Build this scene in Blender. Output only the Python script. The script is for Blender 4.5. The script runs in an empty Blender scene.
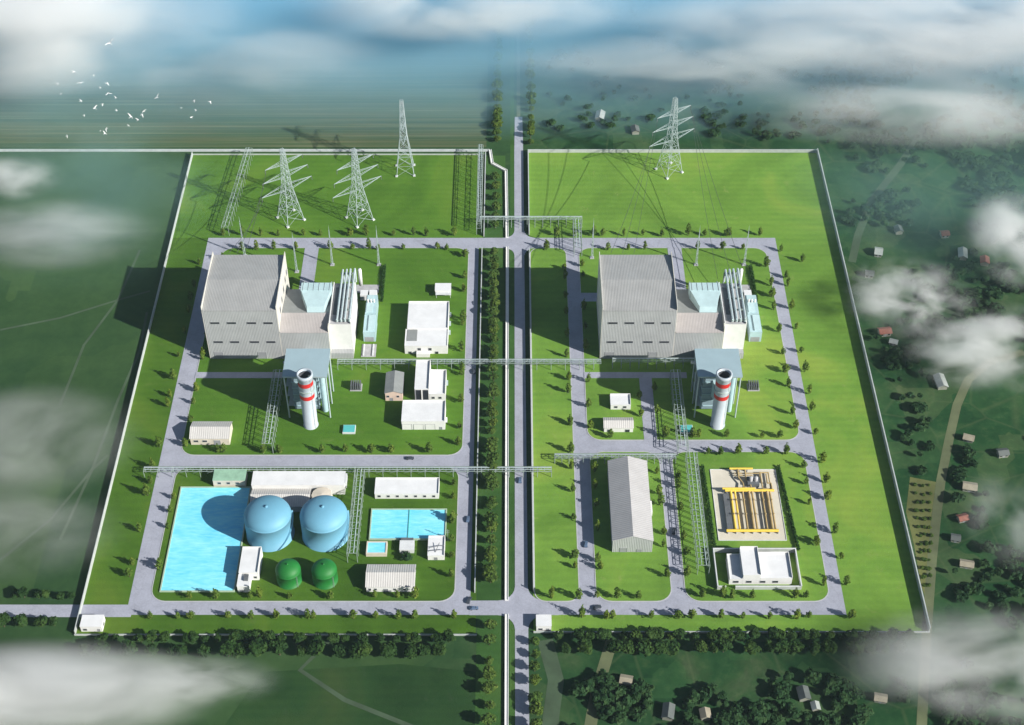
import bpy, math, random
from mathutils import Vector, Matrix, noise as mnoise
R = math.radians
rnd = random.Random(11)
scene = bpy.context.scene
COL = scene.collection

# ------------------------------------------------------------------ camera
FPX, PITCH, CAMH = 1549.5, R(44.3), 650.0
CAMY = -CAMH / math.tan(PITCH)
cam = bpy.data.cameras.new("camera")
cam.sensor_width = 36.0
cam.lens = FPX / 1024 * 36
cam.clip_start = 1.0
cam.clip_end = 20000
camo = bpy.data.objects.new("camera", cam)
COL.objects.link(camo)
camo.location = (0, CAMY, CAMH)
camo.rotation_euler = (R(90) - PITCH, 0, 0)
scene.camera = camo


def at(px, py, z=0.0):
    """ground (or height z) point seen at a pixel of the photograph: used to survey the site"""
    a, b = (px - 512) / FPX, (py - 362.5) / FPX
    dy = math.cos(PITCH) - b * math.sin(PITCH)
    dz = -math.sin(PITCH) - b * math.cos(PITCH)
    t = (z - CAMH) / dz
    return Vector((a * t, CAMY + dy * t, z))


# ------------------------------------------------------------------ light
SUN_EL, SUN_N_OF_W = R(29.5), R(29)          # shadows fall 29 degrees north of west
world = bpy.data.worlds.new("World")
scene.world = world
world.use_nodes = True
wn = world.node_tree
bg = wn.nodes["Background"]
sky = wn.nodes.new("ShaderNodeTexSky")
sky.sky_type = 'NISHITA'
sky.sun_disc = False
sky.sun_elevation = SUN_EL
sky.sun_rotation = R(90) + SUN_N_OF_W
wn.links.new(sky.outputs[0], bg.inputs[0])
bg.inputs[1].default_value = 0.05
sl = bpy.data.lights.new("sun", 'SUN')
sl.energy = 5.0
sl.angle = R(0.55)
sl.color = (1.0, 0.965, 0.90)
so = bpy.data.objects.new("sun", sl)
COL.objects.link(so)
ld = Vector((-math.cos(SUN_N_OF_W) * math.cos(SUN_EL), math.sin(SUN_N_OF_W) * math.cos(SUN_EL), -math.sin(SUN_EL)))
so.rotation_euler = ld.to_track_quat('-Z', 'Y').to_euler()
so.location = (600, -350, 500)
scene.view_settings.view_transform = 'Standard'
scene.view_settings.look = 'None'
scene.view_settings.gamma = 1
scene.view_settings.exposure = 0.5


# ------------------------------------------------------------------ materials
def new_mat(name):
    m = bpy.data.materials.new(name)
    m.use_nodes = True
    nt = m.node_tree
    return m, nt, nt.nodes["Principled BSDF"]


def nd(nt, t, **kw):
    n = nt.nodes.new(t)
    for k, v in kw.items():
        setattr(n, k, v)
    return n


def ramp(nt, src, stops):
    r = nd(nt, "ShaderNodeValToRGB")
    el = r.color_ramp.elements
    while len(el) < len(stops):
        el.new(0.5)
    for e, (p, c) in zip(el, stops):
        e.position = p
        e.color = (c[0], c[1], c[2], 1)
    nt.links.new(src, r.inputs[0])
    return r.outputs[0]


def mixc(nt, fac, a, b, mode='MIX'):
    m = nd(nt, "ShaderNodeMix", data_type='RGBA', blend_type=mode)
    for i, v in ((0, fac), (6, a), (7, b)):
        if isinstance(v, (int, float)):
            m.inputs[i].default_value = v
        elif isinstance(v, tuple):
            m.inputs[i].default_value = (v[0], v[1], v[2], 1)
        else:
            nt.links.new(v, m.inputs[i])
    return m.outputs[2]


def noise_tex(nt, scale, detail=4, rough=.55, coord=None, dist=0.0, vec_scale=None):
    n = nd(nt, "ShaderNodeTexNoise")
    n.inputs['Scale'].default_value = scale
    n.inputs['Detail'].default_value = detail
    n.inputs['Roughness'].default_value = rough
    n.inputs['Distortion'].default_value = dist
    src = coord
    if src is None:
        src = nd(nt, "ShaderNodeNewGeometry").outputs['Position']
    if vec_scale:
        mp = nd(nt, "ShaderNodeMapping")
        mp.inputs['Scale'].default_value = vec_scale
        nt.links.new(src, mp.inputs[0])
        src = mp.outputs[0]
    nt.links.new(src, n.inputs['Vector'])
    return n.outputs['Fac']


def plain(name, col, rough=.6, var=.12, scale=.25, metallic=0.0, fine=None):
    """a paint or concrete with faint weathering"""
    m, nt, p = new_mat(name)
    f = noise_tex(nt, scale, 6, .6)
    lo = tuple(c * (1 - var) for c in col)
    hi = tuple(min(1, c * (1 + var)) for c in col)
    nt.links.new(ramp(nt, f, [(.3, lo), (.7, hi)]), p.inputs['Base Color'])
    p.inputs['Roughness'].default_value = rough
    p.inputs['Metallic'].default_value = metallic
    return m


def corrugated(name, col, axis='X', pitch=1.3, rough=.55, var=.10):
    m, nt, p = new_mat(name)
    geo = nd(nt, "ShaderNodeNewGeometry").outputs['Position']
    w = nd(nt, "ShaderNodeTexWave", wave_type='BANDS', bands_direction=axis)
    w.inputs['Scale'].default_value = 0.314 / pitch
    w.inputs['Distortion'].default_value = 0
    nt.links.new(geo, w.inputs['Vector'])
    f = noise_tex(nt, .12, 6, .6)
    st = noise_tex(nt, 1.0, 3, .6, vec_scale=(1.2, 1.2, .06))
    base = ramp(nt, f, [(.3, tuple(c * (1 - var) for c in col)), (.7, tuple(min(1, c * (1 + var)) for c in col))])
    base = mixc(nt, .25, base, ramp(nt, st, [(.35, tuple(c * .8 for c in col)), (.65, col)]))
    wc = ramp(nt, w.outputs['Fac'], [(.0, (.86, .86, .86)), (.35, (1, 1, 1))])
    base = mixc(nt, 1.0, base, wc, 'MULTIPLY')
    nt.links.new(base, p.inputs['Base Color'])
    b = nd(nt, "ShaderNodeBump")
    b.inputs['Strength'].default_value = .35
    b.inputs['Distance'].default_value = .25
    nt.links.new(w.outputs['Fac'], b.inputs['Height'])
    nt.links.new(b.outputs[0], p.inputs['Normal'])
    p.inputs['Roughness'].default_value = rough
    return m


def ramp_fac(nt, src, lo, hi, top):
    mr = nd(nt, "ShaderNodeMapRange")
    mr.inputs['From Min'].default_value = lo
    mr.inputs['From Max'].default_value = hi
    mr.inputs['To Max'].default_value = top
    nt.links.new(src, mr.inputs[0])
    return mr.outputs[0]


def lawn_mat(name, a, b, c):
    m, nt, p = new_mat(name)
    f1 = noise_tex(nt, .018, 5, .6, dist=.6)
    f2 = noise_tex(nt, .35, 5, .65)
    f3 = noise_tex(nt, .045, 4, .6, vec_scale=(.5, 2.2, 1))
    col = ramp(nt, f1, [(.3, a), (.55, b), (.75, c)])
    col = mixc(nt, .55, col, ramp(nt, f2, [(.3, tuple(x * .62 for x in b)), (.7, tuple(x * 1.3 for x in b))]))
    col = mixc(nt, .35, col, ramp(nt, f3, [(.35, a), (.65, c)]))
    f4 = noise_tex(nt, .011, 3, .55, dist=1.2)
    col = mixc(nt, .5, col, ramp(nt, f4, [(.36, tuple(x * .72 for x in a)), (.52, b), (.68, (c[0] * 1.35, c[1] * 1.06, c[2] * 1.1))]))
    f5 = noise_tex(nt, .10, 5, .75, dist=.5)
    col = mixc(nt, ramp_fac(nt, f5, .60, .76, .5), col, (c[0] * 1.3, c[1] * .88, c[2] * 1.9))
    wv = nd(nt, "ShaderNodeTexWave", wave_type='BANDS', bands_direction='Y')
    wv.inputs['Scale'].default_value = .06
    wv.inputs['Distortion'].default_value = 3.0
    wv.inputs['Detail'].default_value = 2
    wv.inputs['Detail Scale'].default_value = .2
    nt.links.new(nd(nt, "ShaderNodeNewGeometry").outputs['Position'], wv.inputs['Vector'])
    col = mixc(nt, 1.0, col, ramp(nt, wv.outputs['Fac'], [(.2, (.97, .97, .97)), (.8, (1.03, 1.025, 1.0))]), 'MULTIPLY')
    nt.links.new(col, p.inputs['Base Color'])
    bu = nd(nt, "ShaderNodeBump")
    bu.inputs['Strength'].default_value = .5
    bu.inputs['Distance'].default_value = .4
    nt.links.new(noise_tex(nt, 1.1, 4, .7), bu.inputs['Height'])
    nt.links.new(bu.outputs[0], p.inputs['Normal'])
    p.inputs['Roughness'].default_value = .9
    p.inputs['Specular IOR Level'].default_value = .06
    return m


def leaf_mat(name, dark, mid, light, scale=.35):
    m, nt, p = new_mat(name)
    oi = nd(nt, "ShaderNodeObjectInfo")
    f = noise_tex(nt, scale, 3, .6)
    col = ramp(nt, f, [(.32, dark), (.5, mid), (.7, light)])
    tint = ramp(nt, oi.outputs['Random'], [(0, (.78, .85, .8)), (.5, (1, 1, 1)), (1, (1.2, 1.08, .85))])
    col = mixc(nt, 1.0, col, tint, 'MULTIPLY')
    nt.links.new(col, p.inputs['Base Color'])
    p.inputs['Roughness'].default_value = .75
    p.inputs['Specular IOR Level'].default_value = .2
    tr = nd(nt, "ShaderNodeBsdfTranslucent")
    nt.links.new(col, tr.inputs[0])
    mx = nd(nt, "ShaderNodeMixShader")
    mx.inputs[0].default_value = .25
    nt.links.new(p.outputs[0], mx.inputs[1])
    nt.links.new(tr.outputs[0], mx.inputs[2])
    nt.links.new(mx.outputs[0], nt.nodes["Material Output"].inputs['Surface'])
    return m


def water_mat(name, shallow, mid, deep):
    m, nt, p = new_mat(name)
    f = noise_tex(nt, .06, 4, .6, vec_scale=(.6, 1.4, 1), dist=.8)
    g = noise_tex(nt, .5, 4, .65, vec_scale=(.35, 1.6, 1))
    col = ramp(nt, f, [(.3, deep), (.5, mid), (.72, shallow)])
    col = mixc(nt, .45, col, ramp(nt, g, [(.35, deep), (.66, shallow)]))
    nt.links.new(col, p.inputs['Base Color'])
    b = nd(nt, "ShaderNodeBump")
    b.inputs['Strength'].default_value = .35
    b.inputs['Distance'].default_value = .3
    nt.links.new(noise_tex(nt, 1.0, 4, .65, vec_scale=(.4, 1.5, 1)), b.inputs['Height'])
    nt.links.new(b.outputs[0], p.inputs['Normal'])
    p.inputs['Roughness'].default_value = .12
    p.inputs['IOR'].default_value = 1.33
    return m


M = {}
M['white'] = plain('white_paint', (.80, .80, .78), .55, .06)
M['white_roof'] = plain('white_roofing', (.76, .77, .78), .6, .07, .15)
M['cream'] = plain('cream_render', (.66, .60, .50), .7, .08)
M['pink'] = plain('pinkish_render', (.72, .55, .45), .7, .08)
M['concrete'] = plain('concrete', (.42, .42, .43), .8, .15, .3)
M['coping'] = plain('grey_coping', (.46, .50, .50), .8, .12, .3)
M['pale_concrete'] = plain('pale_concrete', (.66, .68, .69), .75, .10, .3)
M['wall_paint'] = plain('boundary_wall_render', (.46, .49, .47), .8, .12, .3)
M['road'] = plain('concrete_road', (.37, .385, .46), .85, .10, .12)
M['road_old'] = plain('worn_road', (.37, .385, .45), .85, .13, .2)
M['kerb'] = plain('kerb_stone', (.45, .46, .47), .8, .1)
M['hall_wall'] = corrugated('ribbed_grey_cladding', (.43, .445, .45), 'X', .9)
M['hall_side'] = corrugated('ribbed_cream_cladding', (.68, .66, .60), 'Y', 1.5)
M['hall_roof'] = corrugated('ribbed_roof_sheet', (.385, .39, .385), 'X', .9, .5)
M['pink_roof'] = corrugated('ribbed_pinkish_roof', (.45, .42, .41), 'X', .9, .5)
M['grey_roof_y'] = corrugated('ribbed_grey_roof', (.50, .49, .49), 'Y', 1.3, .5)
M['shed_roof'] = corrugated('pale_shed_roof', (.60, .585, .56), 'X', 1.2, .5)
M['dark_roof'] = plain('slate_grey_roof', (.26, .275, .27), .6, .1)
M['green_roof'] = plain('weathered_green_roof', (.30, .50, .36), .5, .2, .2)
M['steel_blue'] = plain('pale_blue_steel', (.40, .56, .60), .4, .08)
M['canopy'] = plain('blue_grey_canopy_sheet', (.34, .46, .51), .45, .05, .12)
M['cyan_steel'] = plain('cyan_painted_steel', (.46, .62, .65), .4, .08)
M['steel'] = plain('galvanised_steel', (.33, .40, .37), .5, .1, .5, .25)
M['steel_pale'] = plain('pale_lattice_steel', (.42, .50, .52), .45, .08, .5)
M['pipe'] = plain('silvery_pipe', (.62, .72, .74), .3, .08, .5, .3)
M['hrsg'] = plain('blue_grey_boiler_casing', (.24, .33, .38), .5, .12, .2)
M['chimney'] = plain('white_chimney_coat', (.44, .50, .55), .5, .05)
M['red'] = plain('red_band_paint', (.55, .02, .018), .5, .1)
M['soot'] = plain('sooty_flue_lining', (.07, .075, .085), .9, .2)
M['glass'] = plain('dark_window_glass', (.035, .04, .05), .12, .2)
M['frame'] = plain('window_frame_paint', (.35, .36, .37), .5, .1)
M['door'] = plain('grey_door_paint', (.30, .31, .33), .5, .1)
M['tank_blue'] = plain('blue_tank_paint', (.14, .36, .50), .6, .07, .08)
M['tank_green'] = plain('green_tank_paint', (.008, .16, .022), .6, .14, .15)
M['yellow'] = plain('yellow_pipe_paint', (.80, .56, .08), .45, .1)
M['brown_pipe'] = plain('ochre_pipe_coat', (.42, .31, .14), .55, .15, .3)
M['sand'] = plain('sandy_yard_paving', (.64, .60, .50), .9, .10, .12)
M['teal'] = plain('teal_panel', (.10, .48, .47), .35, .1)
M['dark_metal'] = plain('dark_grey_metal', (.13, .14, .15), .5, .2)
M['wire'] = plain('weathered_conductor', (.06, .065, .065), .6, .1)
M['bark'] = plain('bark', (.10, .075, .05), .9, .25, 1.5)
M['feather'] = plain('white_feathers', (.85, .86, .86), .8, .05, 3)
M['tyre'] = plain('black_rubber', (.02, .02, .02), .8, .1)
M['car_dark'] = plain('dark_car_paint', (.05, .06, .08), .3, .1)
M['car_blue'] = plain('blue_grey_car_paint', (.10, .15, .24), .3, .1)
M['plaster'] = plain('weathered_plaster', (.26, .27, .22), .85, .15)
M['old_roof'] = plain('weathered_pale_roof', (.34, .37, .35), .7, .15)
M['mud_roof'] = plain('weathered_beige_roof', (.30, .27, .20), .8, .2)
M['slate'] = plain('old_slate', (.10, .115, .11), .7, .2)
M['red_tile'] = plain('red_roof_tile', (.27, .10, .07), .75, .2, .6)
M['track'] = plain('pale_dirt_track', (.105, .125, .06), .95, .3, .05)
M['grass_track'] = plain('grassy_track', (.05, .085, .045), .95, .3, .05)
M['orchard'] = plain('dry_olive_grass', (.12, .135, .04), .95, .25, .08)
M['lawn_l'] = lawn_mat('mown_lawn', (.066, .165, .018), (.090, .20, .022), (.125, .245, .032))
M['lawn_d'] = lawn_mat('shade_toned_lawn', (.048, .118, .013), (.066, .148, .016), (.092, .185, .024))  # same lawn with vignette and cloud shade put into its colour
M['lawn_r'] = lawn_mat('bright_mown_lawn', (.112, .238, .036), (.155, .30, .046), (.225, .365, .060))
M['verge'] = lawn_mat('rough_verge_grass', (.03, .085, .02), (.045, .115, .028), (.065, .14, .03))
M['field_dark'] = lawn_mat('dark_crop', (.016, .05, .016), (.024, .065, .02), (.04, .08, .024))
M['leaf_verge'] = leaf_mat('verge_leaf', (.06, .115, .014), (.10, .17, .02), (.16, .23, .035))
M['leaf_canal'] = leaf_mat('canal_leaf', (.045, .09, .016), (.075, .14, .022), (.12, .175, .035))
M['leaf_wood'] = leaf_mat('woodland_leaf', (.014, .045, .010), (.028, .072, .015), (.055, .105, .022), .12)
M['leaf_dark'] = leaf_mat('dark_leaf', (.014, .050, .018), (.026, .075, .025), (.05, .105, .035), .2)
M['hedge'] = leaf_mat('hedge_leaf', (.02, .07, .01), (.035, .10, .016), (.055, .13, .02))
M['water'] = water_mat('basin_water', (.38, .88, .97), (.22, .77, .95), (.12, .62, .93))
M['basin'] = plain('painted_basin_rim', (.38, .50, .36), .7, .12)


def road_mat(name, col):
    m, nt, p = new_mat(name)
    a = noise_tex(nt, .10, 6, .65)
    b = noise_tex(nt, .9, 4, .7)
    c = nd(nt, "ShaderNodeTexVoronoi", feature='DISTANCE_TO_EDGE')
    c.inputs['Scale'].default_value = .14
    nt.links.new(nd(nt, "ShaderNodeNewGeometry").outputs['Position'], c.inputs['Vector'])
    o = ramp(nt, a, [(.32, tuple(x * .80 for x in col)), (.52, col), (.7, tuple(x * 1.12 for x in col))])
    o = mixc(nt, .35, o, ramp(nt, b, [(.35, tuple(x * .72 for x in col)), (.65, tuple(x * 1.1 for x in col))]))
    o = mixc(nt, 1.0, o, ramp(nt, c.outputs['Distance'], [(.0, (.90, .90, .90)), (.03, (1, 1, 1))]), 'MULTIPLY')
    nt.links.new(o, p.inputs['Base Color'])
    p.inputs['Roughness'].default_value = .85
    return m


def ground_mat():
    m, nt, p = new_mat('farmland')
    geo = nd(nt, "ShaderNodeNewGeometry").outputs['Position']
    sep = nd(nt, "ShaderNodeSeparateXYZ")
    nt.links.new(geo, sep.inputs[0])
    big = noise_tex(nt, .006, 4, .6, dist=.8)
    med = noise_tex(nt, .028, 6, .65, dist=.4)
    fine = noise_tex(nt, .16, 5, .7)
    # west: smooth pasture and paddies
    west = ramp(nt, big, [(.34, (.013, .046, .012)), (.5, (.026, .072, .020)), (.64, (.05, .108, .03))])
    west = mixc(nt, .35, west, ramp(nt, fine, [(.38, (.012, .042, .012)), (.64, (.045, .10, .03))]))
    west = mixc(nt, .3, west, ramp(nt, med, [(.38, (.011, .038, .011)), (.62, (.06, .11, .036))]))
    # faint field boundaries (voronoi cells)
    vo = nd(nt, "ShaderNodeTexVoronoi", feature='F1', distance='CHEBYCHEV')
    vo.inputs['Scale'].default_value = .014
    nt.links.new(geo, vo.inputs['Vector'])
    west = mixc(nt, .25, west, ramp(nt, nd_sep(nt, vo.outputs['Color']), [(.0, (.02, .06, .03)), (1, (.08, .14, .05))]))
    # east: village plots, scrub and bare earth
    east = ramp(nt, med, [(.30, (.006, .030, .010)), (.43, (.016, .062, .018)), (.52, (.030, .092, .030)), (.60, (.065, .12, .042)), (.70, (.15, .17, .09))])
    east = mixc(nt, .45, east, ramp(nt, fine, [(.38, (.004, .026, .010)), (.54, (.018, .07, .022)), (.68, (.08, .125, .05))]))
    v2 = nd(nt, "ShaderNodeTexVoronoi", feature='F1', distance='CHEBYCHEV')
    v2.inputs['Scale'].default_value = .045
    nt.links.new(geo, v2.inputs['Vector'])
    east = mixc(nt, .4, east, ramp(nt, nd_sep(nt, v2.outputs['Color']), [(.0, (.006, .03, .012)), (.45, (.014, .06, .02)), (.75, (.032, .085, .03)), (1, (.085, .115, .05))]))
    v3 = nd(nt, "ShaderNodeTexVoronoi", feature='DISTANCE_TO_EDGE')
    v3.inputs['Scale'].default_value = .03
    nt.links.new(geo, v3.inputs['Vector'])
    east = mixc(nt, ramp_fac(nt, v3.outputs['Distance'], .03, .0, .3), east, (.09, .12, .055))
    mr = nd(nt, "ShaderNodeMapRange")
    mr.inputs['From Min'].default_value = -60
    mr.inputs['From Max'].default_value = 60
    nt.links.new(sep.outputs['X'], mr.inputs[0])
    col = mixc(nt, mr.outputs[0], west, east)
    nt.links.new(col, p.inputs['Base Color'])
    p.inputs['Roughness'].default_value = .95
    p.inputs['Specular IOR Level'].default_value = .1
    return m


def nd_sep(nt, out):
    s = nd(nt, "ShaderNodeSeparateColor")
    nt.links.new(out, s.inputs[0])
    return s.outputs[0]


def strips_mat():
    """narrow ploughed strips running east-west"""
    m, nt, p = new_mat('strip_fields')
    f = noise_tex(nt, .09, 3, .7, vec_scale=(.02, 1.6, 1))
    g = noise_tex(nt, .3, 3, .7, vec_scale=(.015, 1.6, 1))
    h = noise_tex(nt, .012, 3, .6)
    col = ramp(nt, f, [(.36, (.03, .075, .035)), (.46, (.06, .11, .045)), (.54, (.14, .145, .07)), (.62, (.045, .11, .04))])
    col = mixc(nt, .5, col, ramp(nt, g, [(.38, (.02, .06, .03)), (.55, (.085, .115, .05)), (.66, (.24, .26, .16))]))
    col = mixc(nt, .3, col, ramp(nt, h, [(.3, (.03, .09, .045)), (.7, (.12, .11, .07))]))
    nt.links.new(col, p.inputs['Base Color'])
    p.inputs['Roughness'].default_value = .95
    p.inputs['Specular IOR Level'].default_value = .1
    return m


M['road'] = road_mat('concrete_road_slabs', (.37, .385, .46))
M['road_old'] = road_mat('worn_road_slabs', (.37, .385, .45))
M['ground'] = ground_mat()
M['strips'] = strips_mat()


# ------------------------------------------------------------------ mesh helpers
class MB:
    def __init__(s):
        s.v, s.f, s.smooth = [], [], set()

    def add(s, vs, fs, sm=False):
        o = len(s.v)
        s.v += [tuple(v) for v in vs]
        for f in fs:
            if sm:
                s.smooth.add(len(s.f))
            s.f.append(tuple(i + o for i in f))
        return s

    def box(s, x0, x1, y0, y1, z0, z1):
        return s.add([(x0, y0, z0), (x1, y0, z0), (x1, y1, z0), (x0, y1, z0), (x0, y0, z1), (x1, y0, z1), (x1, y1, z1), (x0, y1, z1)],
                     [(0, 3, 2, 1), (4, 5, 6, 7), (0, 1, 5, 4), (1, 2, 6, 5), (2, 3, 7, 6), (3, 0, 4, 7)])

    def hexa(s, a, b):
        """solid between two quads a (4 pts) and b (4 pts)"""
        return s.add(list(a) + list(b), [(3, 2, 1, 0), (4, 5, 6, 7), (0, 1, 5, 4), (1, 2, 6, 5), (2, 3, 7, 6), (3, 0, 4, 7)])

    def prism(s, pts, z0, z1):
        n = len(pts)
        vs = [(p[0], p[1], z0) for p in pts] + [(p[0], p[1], z1) for p in pts]
        return s.add(vs, [tuple(range(n - 1, -1, -1)), tuple(range(n, 2 * n))] + [(i, (i + 1) % n, n + (i + 1) % n, n + i) for i in range(n)])

    def sheet(s, pts, z):
        return s.add([(p[0], p[1], z) for p in pts], [tuple(range(len(pts)))])

    def gable(s, x0, x1, y0, y1, z0, z1, axis='X', t=.25):
        """roof sheets with thickness t; axis is the direction of the ridge"""
        if axis == 'X':
            ym = (y0 + y1) / 2
            prof = [(y0, z0), (ym, z1), (y1, z0), (y1, z0 + t), (ym, z1 + t), (y0, z0 + t)]
            a = [(x0, y, z) for y, z in prof]
            b = [(x1, y, z) for y, z in prof]
        else:
            xm = (x0 + x1) / 2
            prof = [(x0, z0), (xm, z1), (x1, z0), (x1, z0 + t), (xm, z1 + t), (x0, z0 + t)]
            a = [(x, y1, z) for x, z in prof]
            b = [(x, y0, z) for x, z in prof]
        fs = [(0, 5, 4, 1), (1, 4, 3, 2), (6, 7, 10, 11), (7, 8, 9, 10)] + [(i, (i + 1) % 6, 6 + (i + 1) % 6, 6 + i) for i in range(6)]
        return s.add(a + b, fs)

    def gable_wall(s, x0, x1, y0, y1, z0, ze, zr, axis='X'):
        """walls up to the eaves plus the two gable ends, closed under the roof"""
        if axis == 'X':
            ym = (y0 + y1) / 2
            prof = [(y0, z0), (y1, z0), (y1, ze), (ym, zr), (y0, ze)]
            a = [(x0, y, z) for y, z in prof]
            b = [(x1, y, z) for y, z in prof]
        else:
            xm = (x0 + x1) / 2
            prof = [(x0, z0), (x1, z0), (x1, ze), (xm, zr), (x0, ze)]
            a = [(x, y1, z) for x, z in prof]
            b = [(x, y0, z) for x, z in prof]
        return s.add(a + b, [(0, 4, 3, 2, 1), (5, 6, 7, 8, 9)] + [(i, (i + 1) % 5, 5 + (i + 1) % 5, 5 + i) for i in range(5)])

    def tube(s, p, q, r, n=6, r1=None):
        p, q = Vector(p), Vector(q)
        r1 = r if r1 is None else r1
        d = (q - p)
        if d.length < 1e-6:
            return s
        d.normalize()
        u = d.orthogonal().normalized()
        w = d.cross(u)
        vs = []
        for c, rr in ((p, r), (q, r1)):
            for i in range(n):
                a = 2 * math.pi * i / n
                vs.append(c + (u * math.cos(a) + w * math.sin(a)) * rr)
        fs = [(i, (i + 1) % n, n + (i + 1) % n, n + i) for i in range(n)]
        s.add(vs, fs, n > 6)
        s.add(vs[:n], [tuple(range(n - 1, -1, -1))])
        return s.add(vs[n:], [tuple(range(n))])

    def path(s, pts, r, n=6):
        for a, b in zip(pts, pts[1:]):
            s.tube(a, b, r, n)
        return s

    def lathe(s, cx, cy, prof, n=32, sm=True):
        vs, fs = [], []
        for r, z in prof:
            for i in range(n):
                a = 2 * math.pi * i / n
                vs.append((cx + r * math.cos(a), cy + r * math.sin(a), z))
        for k in range(len(prof) - 1):
            for i in range(n):
                j = (i + 1) % n
                fs.append((k * n + i, k * n + j, (k + 1) * n + j, (k + 1) * n + i))
        return s.add(vs, fs, sm)

    def build(s, name, mat, parent=None, local=False):
        me = bpy.data.meshes.new(name)
        off = Vector((0, 0, 0))
        if parent is not None and not local:
            p = parent
            while p is not None:
                off += p.location
                p = p.parent
        me.from_pydata([(v[0] - off.x, v[1] - off.y, v[2] - off.z) for v in s.v], [], s.f)
        if s.smooth:
            fl = [i in s.smooth for i in range(len(s.f))]
            me.polygons.foreach_set('use_smooth', fl)
        me.materials.append(mat)
        me.update()
        o = bpy.data.objects.new(name, me)
        COL.objects.link(o)
        if parent is not None:
            o.parent = parent
        return o


def tag(o, label, cat, group=None, kind=None):
    if label:
        o['label'] = label
    if cat:
        o['category'] = cat
    if group:
        o['group'] = group
    if kind:
        o['kind'] = kind
    return o


def thing(name, label, cat, loc=(0, 0, 0), rz=0, group=None):
    o = bpy.data.objects.new(name, None)
    o.empty_display_size = 1
    COL.objects.link(o)
    o.location = loc
    o.rotation_euler = (0, 0, rz)
    return tag(o, label, cat, group)


def struct(name, mb, mat):
    return tag(mb.build(name, mat), None, None, kind='structure')


def copy_tree(o, label=None, loc=None, rz=None, group=None, parent=None):
    c = o.copy()
    COL.objects.link(c)
    c.parent = parent
    if loc is not None:
        c.location = loc
    if rz is not None:
        c.rotation_euler = (0, 0, rz)
    if label:
        c['label'] = label
    if group:
        c['group'] = group
    for ch in KIDS.get(o.name) or list(o.children):
        copy_tree(ch, parent=c)
    return c


KIDS = {}
ORD = ['first', 'second', 'third', 'fourth', 'fifth', 'sixth', 'seventh', 'eighth', 'ninth', 'tenth', 'eleventh', 'twelfth', 'thirteenth',
       'fourteenth', 'fifteenth', 'sixteenth', 'seventeenth', 'eighteenth', 'nineteenth', 'twentieth']


def ordn(i):
    if i < 20:
        return ORD[i]
    t = {2: 'twenty', 3: 'thirty', 4: 'forty', 5: 'fifty'}[(i + 1) // 10]
    k = (i + 1) % 10
    return t + '-' + ORD[k - 1] if k else {3: 'thirtieth', 4: 'fortieth', 5: 'fiftieth'}[(i + 1) // 10]


def rounded(x0, x1, y0, y1, r=7, n=6):
    pts = []
    for cx, cy, a0 in ((x1 - r, y0 + r, -90), (x1 - r, y1 - r, 0), (x0 + r, y1 - r, 90), (x0 + r, y0 + r, 180)):
        for i in range(n + 1):
            a = R(a0 + 90 * i / n)
            pts.append((cx + r * math.cos(a), cy + r * math.sin(a)))
    return pts


# ------------------------------------------------------------------ land
g = MB()
g.add([(-4000, -1500, 0), (4000, -1500, 0), (4000, 5000, 0), (-4000, 5000, 0)], [(0, 1, 2, 3)])
struct('ground', g, M['ground'])
struct('strip_field', MB().sheet([(-900, 216), (-18, 216), (-18, 560), (-900, 560)], .03), M['strips'])
struct('crop_field', MB().sheet([at(225, 725)[:2], at(478, 725)[:2], at(478, 672)[:2], at(400, 664)[:2], at(262, 672)[:2]], .04), M['field_dark'])

# plots
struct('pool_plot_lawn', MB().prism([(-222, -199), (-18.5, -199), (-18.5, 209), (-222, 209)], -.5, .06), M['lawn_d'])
struct('pool_plot_far_lawn', MB().prism([(-221.9, 116.8), (-19.7, 116.8), (-19.7, 206.5), (-221.9, 206.5)], -.2, .085), M['lawn_l'])
struct('gas_plot_lawn', MB().prism([(11, -197), (212.3, -197), (212.3, 209.5), (11, 209.5)], -.5, .06), M['lawn_r'])
struct('canal_bank', MB().prism([(-18, -420), (-4.6, -420), (-4.6, 206), (-18, 206)], -.5, .05), M['verge'])
struct('roadside_verge', MB().prism([(-1.2, -420), (1.5, -420), (1.5, 520), (-1.2, 520)], -.5, .05), M['verge'])


def road(name, pts, z=.12, mat='road'):
    return struct(name, MB().prism(pts, z - .5, z), M[mat])


road('main_road', [(1.5, -420), (8.6, -420), (7.8, 210), (7.4, 252), (2.0, 252), (1.6, 210)], .13, 'road_old')


struct('far_lane', MB().prism([(3.4, 252.01), (6.0, 252.01), (5.6, 560), (3.8, 560)], -.5, .09), M['track'])


def flare(y, hw, fl, xa, xb):
    """crossing with rounded corners, straddling the main road"""
    pts = []
    def arc(cx, cy, a0, a1, rr):
        for i in range(7):
            a = R(a0 + (a1 - a0) * i / 6)
            pts.append((cx + rr * math.cos(a), cy + rr * math.sin(a)))
    pts.append((xa, y - hw)); arc(1.5 - fl, y - hw - fl, 90, 0, fl)
    arc(8.3 + fl, y - hw - fl, 180, 90, fl); pts.append((xb, y - hw))
    pts.append((xb, y + hw)); arc(8.3 + fl, y + hw + fl, 270, 180, fl)
    arc(1.5 - fl, y + hw + fl, 0, -90, fl); pts.append((xa, y + hw))
    return pts


road('far_crossing', flare(111.6, 5.1, 7, -22, 24), .17)
road('near_crossing', flare(-181.6, 4.6, 9, -22, 24), .17)
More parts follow.
